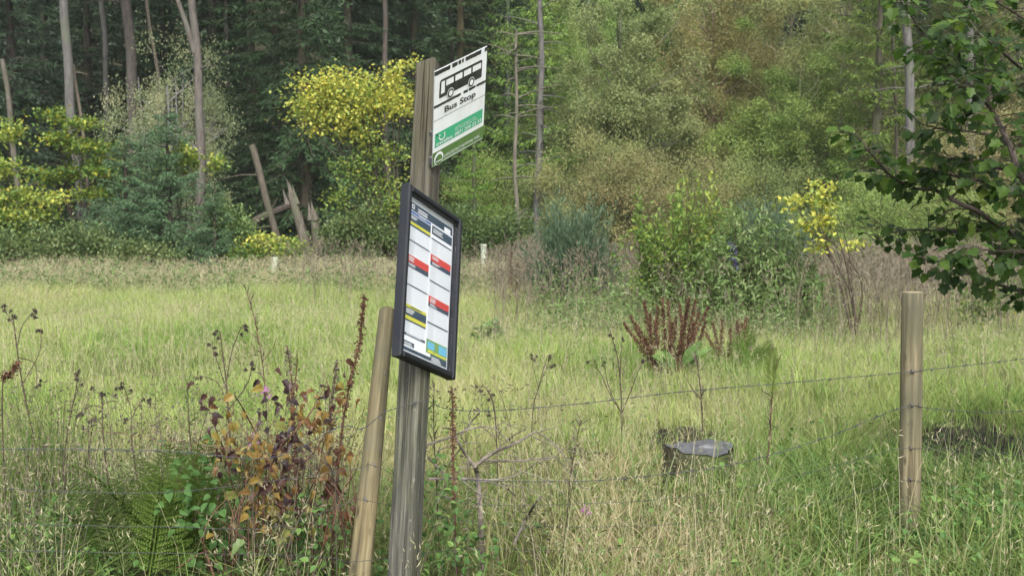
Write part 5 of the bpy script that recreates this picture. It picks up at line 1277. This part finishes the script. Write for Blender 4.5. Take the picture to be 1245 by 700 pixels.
def lv(mb, u, v, s, tint, d=4.65, tm_=OVA, n=1, spread=6):
    for k in range(n):
        p = at(u + r.normal(0, spread), v + r.normal(0, spread), d + r.normal(0, .08)) - b; D = unit(np.array([r.normal(0, 1), -.5 + r.normal(0, .4), -.35 + r.normal(0, .5)])); mb.inst(tm_, [p], D, np.array([r.normal(0, .4), -.6, .8]) + r.normal(0, .3, 3), s * r.uniform(.7, 1.2), 0, np.clip(tint + r.normal(0, .08), 0, 1), r.uniform(.8, 1.15))
for (u, v, k, tn) in ((250, 492, 4, .15), (335, 488, 5, .05), (355, 478, 5, .2), (400, 482, 6, .12), (420, 475, 4, .45), (390, 506, 9, .5), (365, 512, 6, .55), (345, 530, 7, .1), (350, 545, 8, .05), (325, 555, 8, .5), (300, 550, 6, .6), (282, 545, 6, .55), (278, 555, 4, .15), (315, 590, 7, .55), (330, 600, 7, .6), (345, 605, 7, .2), (335, 620, 5, .6), (320, 630, 6, .6), (360, 640, 5, .75), (385, 620, 4, .25), (345, 660, 6, .9), (335, 680, 6, .95), (420, 620, 4, .4), (405, 640, 4, .3), (378, 590, 4, .45), (300, 600, 4, .6), (268, 520, 4, .6), (395, 540, 4, .5), (410, 560, 3, .3)): lv(old, u, v, .033, tn, n=int(k * 2.3), spread=13, tm_=CRU)
lv(old, 342, 645, .09, .92); lv(old, 350, 690, .09, .97); lv(old, 345, 600, .10, .15); lv(old, 402, 585, .09, .28)
for (u, v, k) in ((225, 580, 6), (215, 608, 6), (240, 605, 6), (255, 560, 5), (235, 640, 6), (270, 590, 5), (265, 640, 6), (300, 660, 7), (250, 690, 7), (370, 670, 6), (395, 680, 7), (290, 690, 7), (380, 640, 5), (340, 700, 6), (215, 690, 5), (310, 620, 4)): lv(grn, u, v, .042, .4, n=int(k * 2.6), spread=16, d=4.75)
for k in range(30): lv(old, r.uniform(265, 420), r.uniform(480, 680), .056, [.08, .2, .3, .55, .75, .95][k % 6], tm_=CRU if k % 3 else OVA)
wood.build('cane', M['stem_red'], t); old.build('autumn_foliage', M['bramble_old'], t); grn.build('green_foliage', M['bramble'], t)
for k, (u, d, n, lab) in enumerate(((12, 5.5, 260, 'dense rush clump at the left edge of the picture'), (55, 5.9, 160, 'thinner rush clump right of the edge one'))):
    g = gpt(u, d); mb = MB(); x = g[0] + rng.normal(0, .10, n); y = g[1] + rng.normal(0, .10, n); blades(mb, x, y, rng.uniform(.35, .75, n), np.full(n, .004), rng.uniform(.05, .4, n), np.clip(rng.normal(.22, .2, n), 0, 1), 3)
    o = mb.build('rush_clump', M['rough']); tag(o, lab, 'rushes', 'rush clumps')
def bush_low(label, u, d, clus, n, seed, L=.05, tint=(.5, .2)): return plant('nettle_plant', label, 'plant', d, u, clus, int(n * 1.5), L * .62, L * .4, M['bramble'], M['stem_green'], .006, .05, .9, seed=seed, tint=tint, tmpl=OVA, group='low leafy plants by the fence', sub=40)
bush_low('leafy green plants at the foot of the right fence post', 1110, 5.2, [(1080, 672, 18, 16), (1130, 680, 22, 16)], 90, 91, .05)
bush_low('taller leafy plants at the bottom right corner', 1210, 5.3, [(1200, 615, 38, 26), (1230, 660, 34, 28), (1160, 640, 26, 18)], 260, 92, .055)
bush_low('leafy nettles right of the grey post at the bottom', 540, 4.6, [(535, 600, 16, 34), (545, 660, 26, 30), (575, 690, 22, 16)], 170, 93, .045, (.55, .25))
bush_low('small leafy plants at the foot of the leaning stake', 400, 4.6, [(385, 650, 26, 30), (460, 690, 18, 14)], 110, 94, .045)
bush_low('green leafy plants in the bottom left corner', 70, 4.7, [(60, 640, 44, 22), (140, 680, 50, 16), (20, 670, 30, 20)], 200, 95, .04)
for u, v, d, lab in ((712, 621, 5.3, 'pink flower in the straw coloured grass between post and stump'), (322, 478, 5.1, 'faded pink flower above the autumn bramble'), (310, 535, 5.0, 'pink flower among the autumn bramble leaves')):
    g = gpt(u, d); t = thing('pink_flower', lab, 'flower', g, 0, 'pink flowers'); e = at(u, v, d) - g; mb = MB(); mb.tube(smooth_path([[0, 0, -.02], e * .5 + [.01, 0, 0], e], 8), [.0015] * 8, 4); mb.build('stem', M['stem_green'], t)
    mb = MB(); m = 34; D = unit(rng.normal(0, 1, (m, 3)) + [0, -.3, .8]); mb.leaves(e + rng.normal(0, .012, (m, 3)), D, rng.normal(0, 1, (m, 3)), rng.uniform(.010, .02, m), rng.uniform(.005, .009, m), 0, rng.random(m)); mb.build('petals', M['pinkfl'], t)

# ------------------------------------------------------------------ overhanging sycamore at the right
b = gpt(1560, 6.6); t = thing('sycamore_tree', 'overhanging sycamore boughs with dark palmate leaves filling the right side', 'sycamore tree', b); r = np.random.default_rng(77)
wood, lf = MB(), MB()
trunk = smooth_path([[0, 0, -.3], [.05, 0, 1.2], [-.05, .1, 3.0], [.1, .1, 6.5]], 20); wood.tube(trunk, np.linspace(.17, .06, 20), 12); wood.build('trunk', M['bark_grey'], t, True)
wood = MB()
BR = [[(1560, 330), (1400, 320), (1245, 288), (1190, 258), (1166, 247), (1138, 232), (1108, 228), (1080, 211), (1060, 188), (1044, 166)],
      [(1560, 300), (1380, 300), (1245, 285), (1191, 280), (1150, 281), (1097, 280), (1062, 292)],
      [(1560, 250), (1380, 220), (1260, 230), (1228, 177), (1215, 150), (1200, 126), (1180, 108), (1166, 103), (1150, 84), (1126, 46), (1108, 20), (1090, -6)],
      [(1560, 380), (1400, 380), (1290, 370), (1245, 355), (1205, 343), (1160, 322), (1130, 318)],
      [(1560, 150), (1400, 90), (1300, 60), (1240, 20), (1190, -10), (1150, -30)], [(1560, 180), (1400, 150), (1300, 130), (1250, 90), (1215, 60), (1190, 40), (1170, 10)],
      [(1228, 177), (1206, 165), (1180, 160), (1150, 158), (1115, 150)], [(1200, 126), (1204, 90), (1200, 60), (1185, 30)], [(1166, 103), (1168, 75), (1160, 50), (1148, 36)], [(1560, 230), (1420, 230), (1330, 235), (1270, 215), (1215, 205), (1170, 195), (1130, 190)],
      [(1560, 100), (1420, 30), (1330, -30), (1260, -80)], [(1560, 320), (1420, 350), (1320, 330), (1262, 310), (1215, 305), (1165, 300)], [(1560, 270), (1420, 265), (1300, 255), (1240, 235), (1200, 222), (1150, 212), (1110, 205)]]
for k, c in enumerate(BR):
    dd = 6.3 + .35 * math.sin(k * 2.1); n_ = len(c)
    P = [at(u, v, (6.6 if (q == 0 and u == 1560) else dd + .25 * math.sin(q * 1.3 + k))) - b for q, (u, v) in enumerate(c)]
    p = smooth_path(P, 60); wood.tube(p, np.linspace(.019 if len(c) > 6 else .010, .0022, 60), 7)
    # twigs with leaves at their ends
    L_ = np.concatenate([[0], np.cumsum(np.linalg.norm(np.diff(p, axis=0), axis=1))]); N_ = int(L_[-1] / .036)
    for s_ in np.linspace(.12 * L_[-1], L_[-1], N_):
        c0 = np.array([np.interp(s_, L_, p[:, q]) for q in range(3)]); fr_ = s_ / L_[-1]
        tl = r.uniform(.08, .30) * (1.1 - .6 * fr_); dr = unit(np.array([r.normal(-.3, .7), r.normal(-.1, .7), r.normal(.02, .33)])); e = c0 + dr * tl; wood.tube(smooth_path([c0, (c0 + e) / 2 + [0, 0, .012], e], 5), np.linspace(.003, .0013, 5), 4, cap=False)
        for q in range(r.integers(2, 5) if fr_ > .45 else r.integers(3, 6)):
            a = r.uniform(0, 6.28); D = unit(np.array([math.cos(a), math.sin(a), 0]) * .8 + dr * .6 + np.array([0, 0, r.uniform(-.9, -.05)])); pe = r.uniform(.03, .08); st_ = e - dr * r.uniform(0, .6) * tl
            l0 = st_ + unit(D + [0, 0, .5]) * pe; wood.tube([st_, l0], [.0011, .0008], 3, 0, .5, False)
            lf.inst(SYC, [l0], D, np.array([0, -.25, 1.]) + r.normal(0, .35, 3), r.uniform(.036, .068), 0, np.clip(r.normal(.40, .25), 0, 1))
wood.build('branch', M['bark_dark'], t); lf.build('leaves', M['syc'], t)

# ------------------------------------------------------------------ light, sky, camera
w = bpy.data.worlds.new('World'); scn.world = w; w.use_nodes = True; nt = w.node_tree; bgn = nt.nodes['Background']
sky = nt.nodes.new('ShaderNodeTexSky'); sky.sky_type = 'NISHITA'; sky.sun_disc = False; EL, AZ = R(50), R(174)
sky.sun_elevation = EL; sky.sun_rotation = AZ; sky.dust_density = 4.0; sky.air_density = 1.0; sky.ozone_density = 1.0
hs = nt.nodes.new('ShaderNodeHueSaturation'); hs.inputs['Saturation'].default_value = .25; nt.links.new(sky.outputs[0], hs.inputs['Color'])     # overcast: the blue washed out
nt.links.new(hs.outputs[0], bgn.inputs[0]); bgn.inputs[1].default_value = .15
sl = bpy.data.lights.new('sun', 'SUN'); sl.energy = 1.5; sl.angle = R(20); sl.color = (1, .96, .90); so = bpy.data.objects.new('sun', sl); col.objects.link(so)
sd = Vector((math.sin(AZ) * math.cos(EL), math.cos(AZ) * math.cos(EL), math.sin(EL))); so.rotation_euler = (-sd).to_track_quat('-Z', 'Y').to_euler(); so.location = (0, 0, 30)
cam = bpy.data.cameras.new('camera'); cam.sensor_width = 36; cam.lens = 36 * FPX / 1245; cam.clip_start = .05; cam.clip_end = 2000
cam.dof.use_dof = True; cam.dof.focus_distance = 4.9; cam.dof.aperture_fstop = 8.0
co = bpy.data.objects.new('camera', cam); col.objects.link(co); co.location = CAM; co.rotation_euler = (math.pi / 2 - PITCH, 0, 0); scn.camera = co
scn.view_settings.view_transform = 'Standard'; scn.view_settings.look = 'None'; scn.view_settings.exposure = 1.4; scn.view_settings.gamma = 1.0; scn.view_settings.use_curve_mapping = False
cy = scn.cycles; cy.max_bounces = 6; cy.diffuse_bounces = 4; cy.glossy_bounces = 2; cy.transmission_bounces = 4; cy.transparent_max_bounces = 6; cy.caustics_reflective = False; cy.caustics_refractive = False
cy.use_denoising = True

m, nt, out = newmat('damp_air'); pv = nt.nodes.new('ShaderNodeVolumePrincipled'); pv.inputs['Color'].default_value = (.86, .90, .92, 1); pv.inputs['Density'].default_value = .0004; pv.inputs['Anisotropy'].default_value = .2
nt.links.new(pv.outputs[0], out.inputs[1]); mb = MB(); mb.box((-150, -45, -4), (150, 150, 75)); tag(mb.build('haze', m), 'thin pale damp air over the clearing', 'haze', kind='stuff')
cy.volume_bounces = 1
